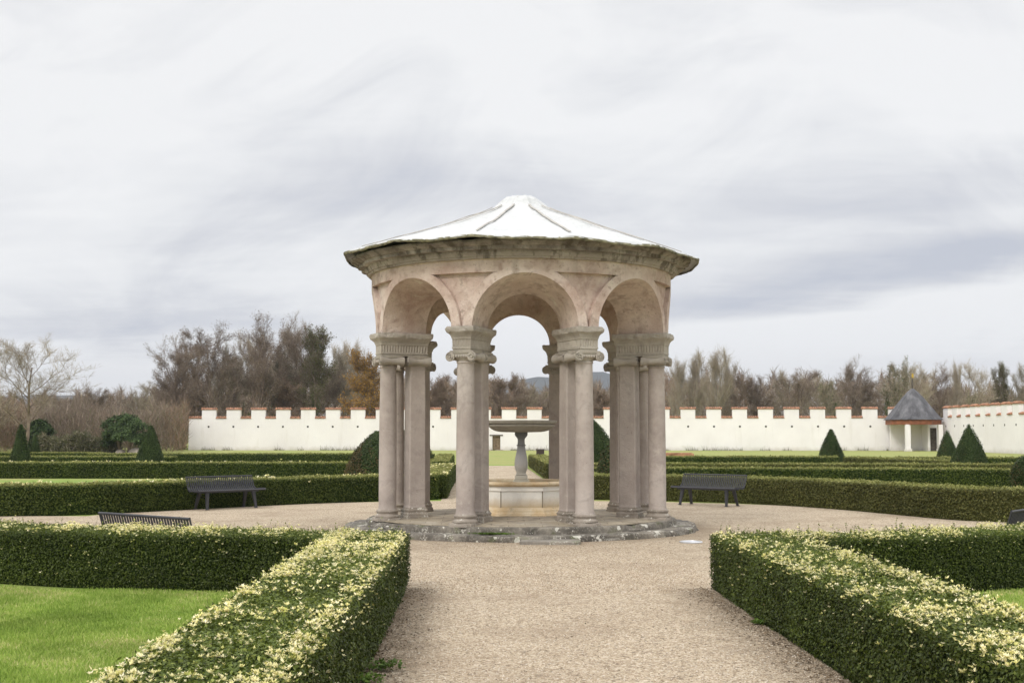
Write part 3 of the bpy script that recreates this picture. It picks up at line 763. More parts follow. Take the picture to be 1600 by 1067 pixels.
def hedge(name_label, group, arms, wd=.85, ht=.61, leaf=.03, cover=1.3, bloom=0, bl=.05, far=False, tan=False, sprig=0, ends=True, bfn=None):
    """arms: list of centreline polylines"""
    root = empty('box_hedge', (float(arms[0][0][0]), float(arms[0][0][1]), 0)); tag(root, name_label, 'hedge', group)
    off = np.array([arms[0][0][0], arms[0][0][1], 0.0])
    cm = MB(); Vs = []; vals = []; mis = []; bV = []; bv = []
    lm = M['box'] if not far else (M['boxtan'] if tan else M['boxfar'])
    for arm in arms:
        C = path_resample(arm, .4); T = np.gradient(C, axis=0); T /= np.linalg.norm(T, axis=1, keepdims=True); Nn = np.stack([-T[:, 1], T[:, 0]], 1)
        ins = .03 if not far else .02; hw = wd/2-ins
        # core: sweep of rounded box
        sec = [(-hw, 0), (-hw, ht*.5), (-hw, ht-ins-.04), (-hw+.04, ht-ins), (0, ht-ins+.005), (hw-.04, ht-ins), (hw, ht-ins-.04), (hw, ht*.5), (hw, 0)]
        rings = []
        for c_, nn, tt_ in zip(C, Nn, T):
            rings.append([(c_[0]+nn[0]*s_-off[0], c_[1]+nn[1]*s_-off[1], z) for s_, z in sec])
        cm.loft(rings, True, True, 0, closed=False)
        seg = np.linalg.norm(np.diff(C, axis=0), axis=1); cum = np.r_[0, np.cumsum(seg)]; LT = cum[-1]
        area = .5*leaf*leaf*.58
        def sample(nn_, kind):
            s_ = RG.uniform(0, LT, nn_); x = np.interp(s_, cum, C[:, 0]); y = np.interp(s_, cum, C[:, 1])
            nx = np.interp(s_, cum, Nn[:, 0]); ny = np.interp(s_, cum, Nn[:, 1])
            if kind == 'top':
                q = RG.uniform(-wd/2, wd/2, nn_); P = np.stack([x+nx*q, y+ny*q, np.full(nn_, ht)], 1)
                # rounded shoulders
                e = np.maximum(0, np.abs(q)-(wd/2-.05)); P[:, 2] -= e*.7
                Nv = np.tile([0, 0, 1.0], (nn_, 1))
            else:
                sg = 1 if kind == 'a' else -1
                z = RG.uniform(0.0, ht, nn_)**1.0; tap = wd/2-np.maximum(0, .10-z)*.35
                P = np.stack([x+nx*sg*tap, y+ny*sg*tap, z], 1); Nv = np.stack([nx*sg, ny*sg, np.full(nn_, .25)], 1)
            return P, Nv
        for kind, A in (('top', LT*wd), ('a', LT*ht), ('b', LT*ht)):
            nn_ = int(A*cover/area)
            P, Nv = sample(nn_, kind)
            disp = lump(P)*(.018 if not far else .022)+RG.normal(0, .012+leaf*.25, nn_)-.006
            P = P+unit(Nv)*disp[:, None]; P[:, 2] = np.maximum(P[:, 2], .01)
            Vs.append(leaf_data(P-off, Nv, leaf, leaf*.58)); v = RG.beta(2, 2.6, nn_)
            vals.append(v); mis.append(0 if kind != 'top' else 1)
        if ends:
            for e_, sg in ((0, -1), (-1, 1)):
                nn_ = int(wd*ht*cover/area); c_ = C[e_]; tt_ = T[e_]*sg; n2_ = Nn[e_]
                q = RG.uniform(-wd/2, wd/2, nn_); z = RG.uniform(0, ht, nn_)
                bulge = .05*(1-(2*q/wd)**2)
                P = np.stack([c_[0]+n2_[0]*q+tt_[0]*bulge, c_[1]+n2_[1]*q+tt_[1]*bulge, z], 1)
                Nv = np.tile([tt_[0], tt_[1], .2], (nn_, 1)); P += unit(Nv)*RG.normal(0, .02, nn_)[:, None]
                Vs.append(leaf_data(P-off, Nv, leaf, leaf*.58)); vals.append(RG.beta(2, 2.6, nn_)); mis.append(0)
        if bloom:
            nb = int(LT*wd*bloom); P, Nv = sample(nb, 'top')
            keep = RG.uniform(0, 1, nb) < np.clip((bfn(P[:, 0], P[:, 1]) if bfn else .4)-.30+patchy(P, .8, 1.0)*.5+patchy(P, 4.0, 3.0)*.85+patchy(P, 9.0, 1.0)*.6, .02, 1); P = P[keep]
            nside = int(len(P)*.035)
            for kd in ('a', 'b'):
                Ps, Ns = sample(nside, kd); Ps[:, 2] = ht-(ht-Ps[:, 2])*RG.uniform(.1, 1, nside)
                P = np.vstack([P, Ps+Ns*.02])
            P[:, 2] += RG.gamma(2, .012, len(P))+.005
            k = 8
            sz = bl*RG.uniform(.5, 1.3, len(P))**1.2; hue = RG.beta(2, 1.6, len(P))
            for j in range(k):
                a = RG.uniform(0, 2*pi, len(P)); up = RG.uniform(.1, 1.3, len(P)); dirv = unit(np.stack([np.cos(a), np.sin(a), up], 1))
                nn2 = unit(np.stack([-np.cos(a)*up, -np.sin(a)*up, np.ones(len(P))], 1)+RG.normal(0, .2, (len(P), 3)))
                B = np.cross(nn2, dirv); L_ = (sz*RG.uniform(.7, 1.2, len(P)))[:, None]
                Q = P-off; W_ = L_*.42
                bV.append(np.stack([Q, Q+dirv*L_*.5+B*W_*.5, Q+dirv*L_, Q+dirv*L_*.5-B*W_*.5], 1)); bv.append(np.clip(hue+RG.normal(0, .12, len(P)), 0, 1))
        if sprig:
            ns = int(LT*wd*sprig); P, Nv = sample(ns, 'top'); hgt = RG.gamma(2.2, .022, ns)
            D_ = unit(np.stack([RG.normal(0, .25, ns), RG.normal(0, .25, ns), np.ones(ns)], 1))
            Vs.append(thin_quads(P-off, D_, hgt, .004)); vals.append(np.full(ns, .5)); mis.append(0)
            for j in range(6):
                Q = P+D_*(hgt*(j+1)/6)[:, None]-off
                Vs.append(leaf_data(Q+RG.normal(0, .006, (ns, 3)), D_*.5, .026, .015, 1.2)); vals.append(RG.uniform(.4, 1, ns)); mis.append(1 if j > 3 else 0)
    core_o = cm.build('inner_growth', M['coretan'] if tan else M['core'], root)
    topm = M['box'] if not far else M['boxtop']
    if not far:
        topm = M['boxmid']
    fo = meshobj('foliage', quads_mesh('foliage', Vs, vals, [lm, topm], mis), root); core_o.parent = fo
    if bV:
        b = meshobj('pale_shoots', quads_mesh('pale_shoots', bV, bv, M['bloom']), root); b['kind'] = 'stuff'; b['label'] = 'creamy yellow young shoots along the hedge top'
    return root
M['boxmid'] = leafmat('box_leaf_young', [(0, (.055, .080, .014)), (.5, (.115, .15, .026)), (.9, (.20, .235, .045)), (1, (.36, .38, .11))], 1.2, .25, .45, .8, 1.25)
nearL = [(-1.60, 14.25), (-1.52, 12), (-1.47, 9), (-1.42, 6), (-1.38, 3.2)]
nearL2 = [(-1.85, 14.0), (-2.9, 14.3), (-3.9, 14.42), (-5.0, 14.75), (-6.0, 15.2), (-7.2, 16.0), (-9.2, 17.4)]
nearR = [(2.62, 14.1), (2.66, 12), (2.72, 9.8), (2.77, 7), (2.82, 3.2)]
nearR2 = [(2.85, 13.75), (3.7, 13.85), (4.7, 14.2), (5.8, 14.75), (7.2, 15.7), (9.0, 17.2)]
GR = 'low clipped box hedges bordering the parterres'
hedge('clipped box hedge with pale yellow tips curving round the near left lawn', GR, [nearL, nearL2], leaf=.025, cover=1.3, bloom=2600, bl=.0215, sprig=75, bfn=lambda x, y: np.where(x < -1.95, .55, np.interp(y, [4, 7, 9, 11, 14], [.34, .42, .42, .62, .72])))
hedge('clipped box hedge with pale yellow tips right of the gravel path in the foreground', GR, [nearR, nearR2], leaf=.025, cover=1.3, bloom=2600, bl=.0215, sprig=95, bfn=lambda x, y: np.where(x > 3.2, .45, np.interp(y, [4, 7, 9, 10.8, 12, 14], [.7, .72, .62, .50, .14, .34])))
L1 = [(-2.17, 34.1), (-3.75, 33.1), (-5.8, 31.4), (-7.7, 29.3), (-8.95, 27.9), (-10.2, 27.2), (-12, 27.05), (-17, 27.0)]
hedge('dark curved hedge behind the slatted bench left of the pavilion', GR, [L1, [(-2.17, 34.1), (-2.35, 40), (-2.5, 46.5)]], leaf=.05, cover=1.5, bloom=60, bl=.06, far=True, ht=.64)
R1 = [(2.0, 34.2), (3.5, 33.65), (6.05, 32.1), (7.75, 29.5), (8.75, 26.9), (9.3, 25.6), (10.2, 25.2), (12, 25.1), (16, 25.1)]
hedge('tan topped curved hedge behind the slatted bench right of the pavilion', GR, [R1, [(2.0, 34.2), (1.75, 41.5)]], leaf=.05, cover=1.5, far=True, ht=.64, tan=True)
hedge('straight dark hedge beyond the left curved hedge, in front of the large browned topiary', GR, [[(-3.2, 50.3), (-40, 51)]], leaf=.07, cover=1.5, bloom=22, bl=.08, far=True)
hedge('straight hedge with a thin tan top just beyond the right curved hedge', GR, [[(2.2, 42.6), (9, 41.9), (16.4, 40.9)]], leaf=.065, cover=1.5, far=True)
hedge('tan hedge with an arm along the right of the far gravel path behind the fountain', GR, [[(1.75, 49.2), (12, 48.2), (34, 47.2)], [(1.72, 49.2), (1.35, 69)]], leaf=.075, cover=1.5, far=True, tan=True)
hedge('short hedge along the left of the far gravel path behind the pavilion', GR, [[(-3.05, 53), (-3.75, 72)]], leaf=.08, cover=1.4, far=True)
hedge('far low hedge left of the pavilion nearest the white wall', GR, [[(-4.6, 74), (-25, 75)]], leaf=.09, cover=1.4, far=True)
hedge('far low hedge behind the slender cone topiary at the left edge of the garden', GR, [[(-25.5, 79), (-40, 79)]], leaf=.09, cover=1.4, far=True)
hedge('short low hedge between the slender cone and the far left hedges', GR, [[(-17, 64), (-30, 65)]], leaf=.09, cover=1.4, far=True)
hedge('far straight hedge on the right behind the single cone topiary', GR, [[(3.2, 65), (16.4, 64)]], leaf=.085, cover=1.4, far=True)
hedge('tan oblique hedge between the right cone topiaries and the corner hut', GR, [[(16.9, 63.3), (18.1, 58), (19.2, 52.5)]], leaf=.08, cover=1.4, far=True, tan=True)
hedge('farthest tan topped hedge on the right in front of the corner hut', GR, [[(18.8, 62.3), (25, 61), (33, 59.5)]], leaf=.085, cover=1.4, far=True)

# ------------------------------------------------------------------ topiary
def topiary(px, d_, h, wdt, label, shape='cone', brown=0, leaf=.06):
    x = at(px, d_); root = empty('topiary', (x, d_, 0)); tag(root, label, 'topiary', 'clipped topiary shrubs')
    def rad(u):            # u: 0 base - 1 top
        if shape == 'cone': return wdt/2*((1-u)**.86*(1-.05*(1-u)**6)+.03*(1-u))*(1 if u > .06 else .93+u)
        if shape == 'ogive': return wdt/2*(max(0, 1-u**1.9))**.80*(1 if u > .08 else .92+u)
        if shape == 'slim': return wdt/2*(1-u**1.35)**.9
        return wdt/2*sqrt(max(0, 1-(abs(u-.42)/.58)**2.2)) if u > .42 else wdt/2*(.86+.14*(u/.42))
    mb = MB(); mb.lathe([(max(.01, rad(u)-.03), u*(h-.02)) for u in np.linspace(0, .995, 18)], 28)
    c_ = mb.build('inner_growth', M['yewcore'], None, smooth=True)
    area = pi*wdt/2*sqrt(h*h+wdt*wdt/4)*1.35; nn_ = int(area*1.5/(.5*leaf*leaf*.5))
    u = 1-np.sqrt(RG.uniform(0, 1, nn_)) if shape != 'ball' else RG.uniform(0, 1, nn_)
    if shape in ('ogive', 'slim'): u = RG.uniform(0, 1, nn_)**1.25
    r = np.array([rad(q) for q in u]); a = RG.uniform(0, 2*pi, nn_)
    r2 = np.array([rad(min(1, q+.03)) for q in u]); sl_ = (r-r2)/(.03*h)
    Nv = np.stack([np.cos(a), np.sin(a), np.clip(sl_, 0, 3)], 1)
    P = np.stack([r*np.cos(a), r*np.sin(a), u*h], 1)+unit(Nv)*(RG.normal(0, .022, nn_)+np.abs(RG.normal(0, .03, nn_))*(RG.uniform(0, 1, nn_) < .12)+.022*np.sin(a*3+u*7+wdt*9)+.014*np.sin(a*7-u*13))[:, None]
    V = leaf_data(P, Nv, leaf, leaf*.5); v = RG.beta(2, 2.5, nn_)
    bm_ = RG.uniform(0, 1, nn_) < brown*np.clip(1.5-u*1.9+.5*np.sin(a*2+1)+.3*np.sin(a*7+u*11), 0, 1)
    me = quads_mesh('foliage', [V[~bm_], V[bm_]], [v[~bm_], v[bm_]], [M['yew'], M['yewbrown']], [0, 1])
    f_ = meshobj('foliage', me, root); c_.parent = f_
    mb = MB(); mb.tube([(0, 0, -.02), (0, 0, h*.4)], .05, 7); mb.build('trunk', M['bark'], root)
    return root
topiary(35, 62, 2.23, 1.05, 'slender dark cone topiary at the far left edge', 'slim')
topiary(57, 80, 1.80, .82, 'small narrow cone topiary beside the slender one at the far left', 'slim')
topiary(237, 60, 2.16, 1.45, 'wide green cone topiary in front of the left end of the white wall', 'slim')
topiary(590, 41, 1.82, 2.15, 'large rounded topiary with browned foliage beside the left pillars', 'ogive', .9)
topiary(641, 56, 2.05, 2.3, 'big rounded green topiary half hidden behind the left pillars', 'ogive', .15)
topiary(922, 57, 2.45, 2.5, 'tall green topiary seen between the right pillars, the farther of two', 'ogive', .05)
topiary(978, 41, 1.98, 2.1, 'large rounded topiary just behind the right pillars, the nearer of two', 'ogive', .35)
topiary(1297, 68, 2.02, 1.55, 'single cone topiary standing alone right of the pavilion', 'slim', .05)
topiary(1478, 75, 2.02, 1.5, 'smaller of the two cone topiaries beside the slate roofed hut', 'cone', .1)
topiary(1512, 53, 2.17, 1.85, 'larger cone topiary overlapping a smaller one near the slate roofed hut', 'cone', .05)
topiary(1606, 38, 1.12, 1.08, 'round egg shaped topiary cut by the right edge of the picture', 'ball', .35)

# ------------------------------------------------------------------ benches
def bench(label):
    root = empty('park_bench'); tag(root, label, 'bench', 'dark slatted metal benches round the plaza')
    W_ = 1.80
    def prof(x):   # side curve of one slat: seat then curved back;  y: forward = -Y
        return [(-.27, .43), (-.25, .445), (0, .435), (.10, .43), (.16, .45), (.20, .50), (.25, .62), (.285, .73)]
    mb = MB(); n_ = 33
    for i in range(n_):
        x = -W_/2+.05+(W_-.1)*i/(n_-1); p = prof(x)
        rings = []
        for k, (y, z) in enumerate(p):
            if k == 0: ty, tz = p[1][0]-y, p[1][1]-z
            elif k == len(p)-1: ty, tz = y-p[-2][0], z-p[-2][1]
            else: ty, tz = p[k+1][0]-p[k-1][0], p[k+1][1]-p[k-1][1]
            l = sqrt(ty*ty+tz*tz); ny_, nz_ = -tz/l, ty/l
            rings.append([(x-.0125, y, z), (x+.0125, y, z), (x+.0125, y-ny_*.012, z-nz_*.012), (x-.0125, y-ny_*.012, z-nz_*.012)])
        if i == 0: store = []
        store.append(rings)
    seat = MB(); back = MB()
    for rings in store: seat.loft(rings[:4]); back.loft([[(v[0], v[1], v[2]+.0015) for v in r] for r in rings[3:]])
    seat.tube([(-W_/2, -.28, .43), (W_/2, -.28, .43)], .019, 10)
    back.tube([(-W_/2, .29, .735), (W_/2, .29, .735)], .017, 10)
    seat.build('seat', M['iron'], root); back.build('backrest', M['iron'], root)
    for sx_ in (-1, 1):
        mb = MB(); x = sx_*(W_/2-.004)
        p = prof(x); rg = [[(x-.01, y, z-.022), (x+.01, y, z-.022), (x+.01, y, z+.022), (x-.01, y, z+.022)] for y, z in p]
        mb.loft(rg); mb.build('side_frame', M['iron'], root)
        for sy in (-1, 1):
            mb = MB(); x = sx_*.62; y0 = -.17 if sy < 0 else .12; y1 = -.25 if sy < 0 else .25
            xo = sx_*.04
            mb.loft([[(x+xo*u-hw, y0+(y1-y0)*u-hw*.6, .41*(1-u)+.012), (x+xo*u+hw, y0+(y1-y0)*u-hw*.6, .41*(1-u)+.012), (x+xo*u+hw, y0+(y1-y0)*u+hw*.6, .41*(1-u)+.012), (x+xo*u-hw, y0+(y1-y0)*u+hw*.6, .41*(1-u)+.012)] for u, hw in ((0, .045), (.5, .036), (1, .026))])
            mb.box((x+xo, y1, .014), (.04, .03, .007)); mb.build('leg', M['iron'], root)
    mb = MB(); mb.box((0, -.16, .40), (.78, .02, .018)); mb.box((0, .11, .40), (.78, .02, .018)); mb.build('crossbar', M['iron'], root)
    return root
b0 = bench('dark slatted metal bench in front of the hedge left of the pavilion')
def place(b, x, y, fx, fy, label):
    b.location = (x, y, .008); b.rotation_euler.z = atan2(fy, fx)+pi/2; b['label'] = label
place(b0, -6.62, 29.45, 6.6, -6.3, 'dark slatted metal bench in front of the hedge left of the pavilion')
b1_ = copy_tree(b0); place(b1_, 4.75, 30.75, -5.2, -5.8, 'dark slatted metal bench in front of the hedge right of the pavilion')
b2_ = copy_tree(b0); place(b2_, -4.22, 15.4, 1.4, 1.75, 'dark metal bench seen from behind over the near left hedge')
b3_ = copy_tree(b0); place(b3_, 6.62, 16.85, -1.5, 1.25, 'dark metal bench cut off by the right edge behind the near right hedge')

# ------------------------------------------------------------------ crenellated walls
def wall(A, B, n_m, first, spacing, mw, label, flip=False, door=None):
    A = Vector((*A, 0)); B = Vector((*B, 0)); L = (B-A).length; u = (B-A).normalized(); nr = Vector((u.y, -u.x, 0))  # towards the garden
    if flip: nr = -nr
    root = empty('crenellated_wall', A, atan2(u.y, u.x)); tag(root, label, 'wall')
    sg = -1 if not flip else 1     # local -Y is garden side when not flipped
    ZC, ZM = 3.62, 4.62; hw = .22
    mb = MB()
    segs = [(-.0, L)]
    if door:
        x0, x1, zt = door
        mb.box(((0+x0)/2, 0, ZC/2), (x0/2, hw, ZC/2)); mb.box(((x1+L)/2, 0, ZC/2), ((L-x1)/2, hw, ZC/2)); mb.box(((x0+x1)/2, 0, (ZC+zt)/2), ((x1-x0)/2, hw, (ZC-zt)/2))
    else: mb.box((L/2, 0, ZC/2), (L/2, hw, ZC/2))
    for k in range(n_m):
        c_ = first+spacing*k
        mb.box((c_, 0, (ZM+ZC)/2), (mw/2, hw, (ZM-ZC)/2))
    mb.build('wall_body', M['lime'], root)
    def cap(x0, x1, z):
        mb = MB(); nt = max(3, int((x1-x0)/.2)); ov = .07
        vs = [(x0, -hw-ov, z+.03), (x1, -hw-ov, z+.03), (x1, 0, z+.17), (x0, 0, z+.17), (x1, hw+ov, z+.03), (x0, hw+ov, z+.03), (x0, -hw-ov, z-.01), (x1, -hw-ov, z-.01), (x1, hw+ov, z-.01), (x0, hw+ov, z-.01)]
        mb.add(vs, [(0, 1, 2, 3), (3, 2, 4, 5), (6, 7, 1, 0), (8, 9, 5, 4), (7, 6, 9, 8), (6, 0, 3, 5, 9), (7, 8, 4, 2, 1)])
        for i in range(nt):
            x = x0+(x1-x0)*(i+.5)/nt+random.uniform(-.012, .012); r = (x1-x0)/nt*random.uniform(.38, .47)
            for sy in (-1, 1):
                mb.loft([[(x+r*cos(pi*q/4), sy*yy, zz+r*sin(pi*q/4)) for q in range(5)] for yy, zz in ((hw+ov+random.uniform(-.02, .05), z+random.uniform(.022, .05)), (-.0, z+random.uniform(.165, .195)))])
        mb.build('tile_cap', M['tile'], root)
    for k in range(n_m):
        c_ = first+spacing*k; cap(c_-mw/2-.1, c_+mw/2+.1, ZM)
        if k < n_m-1: cap(c_+mw/2+.003, c_+spacing-mw/2-.003, ZC)
        mb = MB(); mb.box((c_, sg*(hw+.004), 2.68), (.10, .01, .10)); mb.build('drain_hole_shade', M['dark'], root)  # flat dark block on the wall face; its colour paints the hole's inner shade
    if first > mw: cap(-.05, first-mw/2-.003, ZC)
    return root, L
dl, dr = 145.5, 140.5
A = (at(297, dl), dl); B = (at(1462, dr), dr)
Lw = sqrt((A[0]-B[0])**2+(A[1]-B[1])**2)
def wpos(px):       # distance along the wall for a picture column
    lo, hi = 0, Lw
    for _ in range(40):
        md = (lo+hi)/2; x = A[0]+(B[0]-A[0])*md/Lw; y = A[1]+(B[1]-A[1])*md/Lw
        if 800+F*x/y < px: lo = md
        else: hi = md
    return lo
s0 = wpos(327.9); sp_ = (wpos(1358)-s0)/26
W1, _ = wall(A, B, 28, s0, sp_, 1.62, 'long white crenellated garden wall with tiled merlons running behind the pavilion', door=(wpos(769.5), wpos(782), 1.62))
xd = (wpos(769.5)+wpos(782))/2
for nm, bx, mt in (('lintel', (xd, -.235, 1.70, .75, .02, .07), 'greywood'), ('blocked_opening', (xd, .05, .83, .43, .05, .8), 'brick'), ('sill', (xd, -.25, .03, .8, .12, .05), 'concrete')):
    mb = MB(); mb.box(bx[:3], bx[3:]); mb.build(nm, M[mt], W1)
wall((47.2, 138.5), (46.6, 96), 15, 1.4, 2.83, 1.62, 'white crenellated side wall coming forward from the corner hut on the right', flip=False)
# right-hand wall's garden side is local -Y; fine for both
# corner hut
HX, HY = at(1423, 139.2), 138.6
HT = empty('corner_hut', (HX, HY, 0), radians(0)); tag(HT, 'small open hut with a bell shaped slate roof in the wall corner on the right', 'hut')
def ng(r, z, n_=8, a0=pi/8): return [(r*cos(a0+2*pi*k/n_), r*sin(a0+2*pi*k/n_), z) for k in range(n_)]
mb = MB(); mb.loft([ng(r, z) for r, z in ((3.13, 3.36), (3.15, 3.40), (2.75, 3.78), (2.3, 4.35), (1.7, 5.1), (1.1, 5.85), (.55, 6.45), (.22, 6.72), (.05, 6.82))], True, True)
rf = mb.build('roof', M['slate'], HT)
mb = MB(); mb.loft([ng(2.95, 2.86), ng(2.95, 3.355)], True, True); mb.build('wood_fascia', M['wood'], rf)
mb = MB(); mb.tube([(0, 0, 6.8), (0, 0, 7.4), (0, 0, 8.0)], [.07, .12, .04], 8); mb.build('finial', M['greywood'], rf)
mb = MB(); mb.box((.05, 0, 8.2), (.10, .02, .22)); mb.tube([(0, 0, 7.95), (0, 0, 8.5)], .03, 6); mb.build('weather_vane', M['gold'], rf)
for x, y in ((-1.35, -2.3), (2.35, -1.7)):
    mb = MB(); mb.box((x, y, 1.43), (.24, .24, 1.43)); mb.box((x, y, .12), (.34, .34, .14)); mb.build('post', M['lime'], HT)
mb = MB(); mb.box((-.1, 1.2, 1.43), (2.1, .15, 1.43)); mb.box((1.35, .0, 1.43), (.12, 1.05, 1.43)); mb.build('back_wall', M['lime'], HT)
mb = MB(); mb.box((1.95, -.6, 1.25), (.33, .08, 1.25)); mb.build('door', M['greywood'], HT)

# small things
def blob_stone(x, y, r, label, h=.7, mat='concrete', cat='stone', nm='stone'):
    mb = MB(); mb.lathe([(r*cos(t_)+.02, r*h*max(0, sin(t_))) for t_ in np.linspace(0, pi/2, 8)], 16, fn=lambda rr, z, a: (rr*(1+.3*nz((cos(a), sin(a), z), 2)), z))
    o = mb.build(nm, M[mat], smooth=True); o.location = (x, y, 0); tag(o, label, cat)
blob_stone(at(190, 118), 118, .45, 'pale rounded stone under the left side of the dark laurel', .9)
blob_stone(at(216, 118), 118, .8, 'wide pale stone to the right under the dark laurel', .7)
r_ = empty('litter_bin', (at(844, 88), 88, 0)); tag(r_, 'small dark square bin on the lawn beyond the far hedge, right of the fountain', 'bin')
mb = MB(); mb.box((0, 0, .36), (.27, .27, .32)); mb.build('body', M['box_dark'], r_, bevel=.02)
mb = MB(); mb.box((0, 0, .72), (.30, .30, .03)); mb.build('lid', M['box_dark'], r_, bevel=.01)
mb = MB(); mb.box((0, 0, .09), (1.0, .14, .09)); mb.tube([(-.9, -.1, .2), (.9, -.1, .2)], .05, 8); o = mb.build('timber_edging', M['tile'], bevel=.02); o.location = (at(1057, 76), 76, .42); 
mb2 = MB(); mb2.box((-.8, 0, -.22), (.08, .1, .2)); mb2.box((.8, 0, -.22), (.08, .1, .2)); mb2.build('foot', M['greywood'], o)
tag(o, 'low reddish timber bar on the far lawn just right of the pavilion', 'timber')
o = MB(); o.box((0, 0, 1.1), (.22, .22, 1.1)); o.box((0, 0, 2.25), (.3, .3, .08)); o = o.build('gate_post', M['tile']); o.location = (at(75, 125), 125, 0)
tag(o, 'small orange brick post among the bushes at the far left', 'post')

# ------------------------------------------------------------------ grass and weeds
def grass(name, poly_fn, n_, hgt, label, xr, yr):
    x = RG.uniform(*xr, n_); y = yr[0]+(yr[1]-yr[0])*RG.uniform(0, 1, n_)**1.5
    k = poly_fn(x, y); x, y = x[k], y[k]; n_ = len(x)
    P = np.stack([x, y, np.zeros(n_)], 1); D_ = np.stack([RG.normal(0, .45, n_), RG.normal(0, .45, n_), np.ones(n_)], 1)
    hh = hgt*RG.uniform(.5, 1.4, n_)*(1+.5*patchy(P, 2.2)); W_ = .0035+.0006*y
    V = thin_quads(P, D_, hh, W_)
    v = np.clip(RG.beta(2, 2, n_)+patchy(P, 1.3, 2)*.35+patchy(P, 4.5, 5)*.22-.03, 0, 1)
    o = meshobj(name, quads_mesh(name, [V], [v], M['grass'])); tag(o, label, 'grass', kind='stuff')
grass('grass', lambda x, y: (x < -1.95) & (y < 14.1+np.maximum(0, -x-5.2)*.5) & (np.abs(x)/y < .46), 330000, .032, 'short green lawn grass in the near left parterre', (-7.5, -1.9), (4.6, 15.5))
grass('grass', lambda x, y: (x > 3.15) & (y < 13.9+np.maximum(0, x-5)*.4) & (np.abs(x)/y < .46), 60000, .032, 'short green lawn grass in the near right parterre', (3.1, 6.6), (8.5, 15))
# weeds & litter at hedge feet
def tuft(x, y, r, n_, label, leafs=.05, mat='mossgreen'):
    n_ *= 2; P = np.stack([np.clip(RG.normal(0, r*.8, n_), -r*1.5, r*1.5), np.clip(RG.normal(0, r*.6, n_), -r, r), RG.uniform(.015, r*.7, n_)], 1)
    me = quads_mesh('weed', [leaf_data(P, np.tile([0, 0, 1.0], (n_, 1)), leafs, leafs*.45)], [RG.uniform(0, 1, n_)], M[mat])
    o = meshobj('weed', me); o.location = (x, y, .01); tag(o, label, 'weed', 'weeds at the hedge feet')
def g2(px, py): d_ = HC*F/(py-680); return at(px, d_), d_
for px, py, r, lab in ((603, 1042, .10, 'flat green weed on the gravel beside the near left hedge'), (573, 1062, .09, 'small green weed at the near left hedge foot, closest to the camera'), (1183, 972, .05, 'single bright weed at the foot of the near right hedge'),
                       (415, 788, .12, 'leafy weed at the left hedge foot right of the bench'), (372, 786, .16, 'leafy weed behind the left bench'), (548, 781, .16, 'tall weed by the left hedge beside the pavilion pillar')):
    x, y = g2(px, py); tuft(x, y, r, 90 if r < .12 else 120, lab, .045 if y < 15 else .06)
n_ = 2600
side = RG.integers(0, 2, n_); y = RG.uniform(6, 14.2, n_)
x = np.where(side == 0, -1.13+(13.7-y)*.017+np.abs(RG.normal(0, .16, n_)), 2.16+(13.9-y)*.028-np.abs(RG.normal(0, .16, n_)))
P = np.stack([x, y, RG.uniform(.006, .018, n_)], 1)
n2 = 500; P2 = np.stack([RG.uniform(-1.0, 2.2, n2), RG.uniform(6, 19.5, n2), RG.uniform(.006, .016, n2)], 1)
n3 = 700; a = RG.uniform(0, 2*pi, n3); rr = RG.uniform(3.3, 9.2, n3); P3 = np.stack([CX+rr*np.cos(a), D+rr*np.sin(a), np.full(n3, .016)], 1)
P = np.vstack([P, P2, P3])
me = quads_mesh('fallen_leaves', [leaf_data(P, np.tile([0, 0, 1.0], (len(P), 1)), .028, .016, .35)], [RG.uniform(0, 1, len(P))], M['litter'])
o = meshobj('fallen_leaves', me); tag(o, 'small brown fallen leaves and clippings scattered on the gravel', 'leaf litter', kind='stuff')
# loose stones on the gravel
n_ = 80000; y = 5.3+RG.uniform(0, 1, n_)**2.4*15; x = RG.uniform(-1.2, 2.35, n_)
P = np.stack([x, y, np.where(np.hypot(x-CX, y-D) < 9.75, .010, .006)], 1); r = RG.uniform(.003, .0075, n_)*np.interp(y, [5, 12, 19], [1, 1, .6])
a = RG.uniform(0, 2*pi, n_)
def pv(dx, dy, dz):
    return P+np.stack([r*(dx*np.cos(a)-dy*np.sin(a)), r*(dx*np.sin(a)+dy*np.cos(a)), r*dz], 1)
b_ = [pv(-1.1, -.8, -.5), pv(1, -1, -.5), pv(1.2, .9, -.5), pv(-.9, 1, -.5)]; t4 = [pv(-.6, -.4, .75), pv(.6, -.5, .9), pv(.7, .5, .7), pv(-.5, .6, .85)]
Q = [np.stack(t4, 1)]+[np.stack([b_[i], b_[(i+1) % 4], t4[(i+1) % 4], t4[i]], 1) for i in range(4)]
vv = RG.uniform(0, 1, n_)
M['peb'] = leafmat('pebble', [(0, (.20, .15, .105)), (.3, (.37, .29, .205)), (.75, (.50, .41, .31)), (1, (.66, .60, .52))], 3, 0, .9, .9, 1.1, .15)
me = quads_mesh('gravel_stones', Q, [vv]*5, M['peb']); o = meshobj('gravel_stones', me); tag(o, 'loose small stones of the gravel path', 'gravel', kind='stuff')
# moss on the lower step
n_ = 900; a = RG.normal(radians(-10), .05, n_); rr = RG.uniform(2.84, 2.97, n_)
P = np.stack([CX+rr*np.sin(a), D-rr*np.cos(a), np.full(n_, .115)+RG.uniform(0, .02, n_)], 1)
me = quads_mesh('moss', [leaf_data(P, np.tile([0, 0, 1.0], (n_, 1)), .03, .014)], [RG.uniform(.3, 1, n_)], M['mossgreen']); o = meshobj('moss', me); tag(o, 'bright green moss tuft growing on the lower pavilion step', 'moss', kind='stuff')

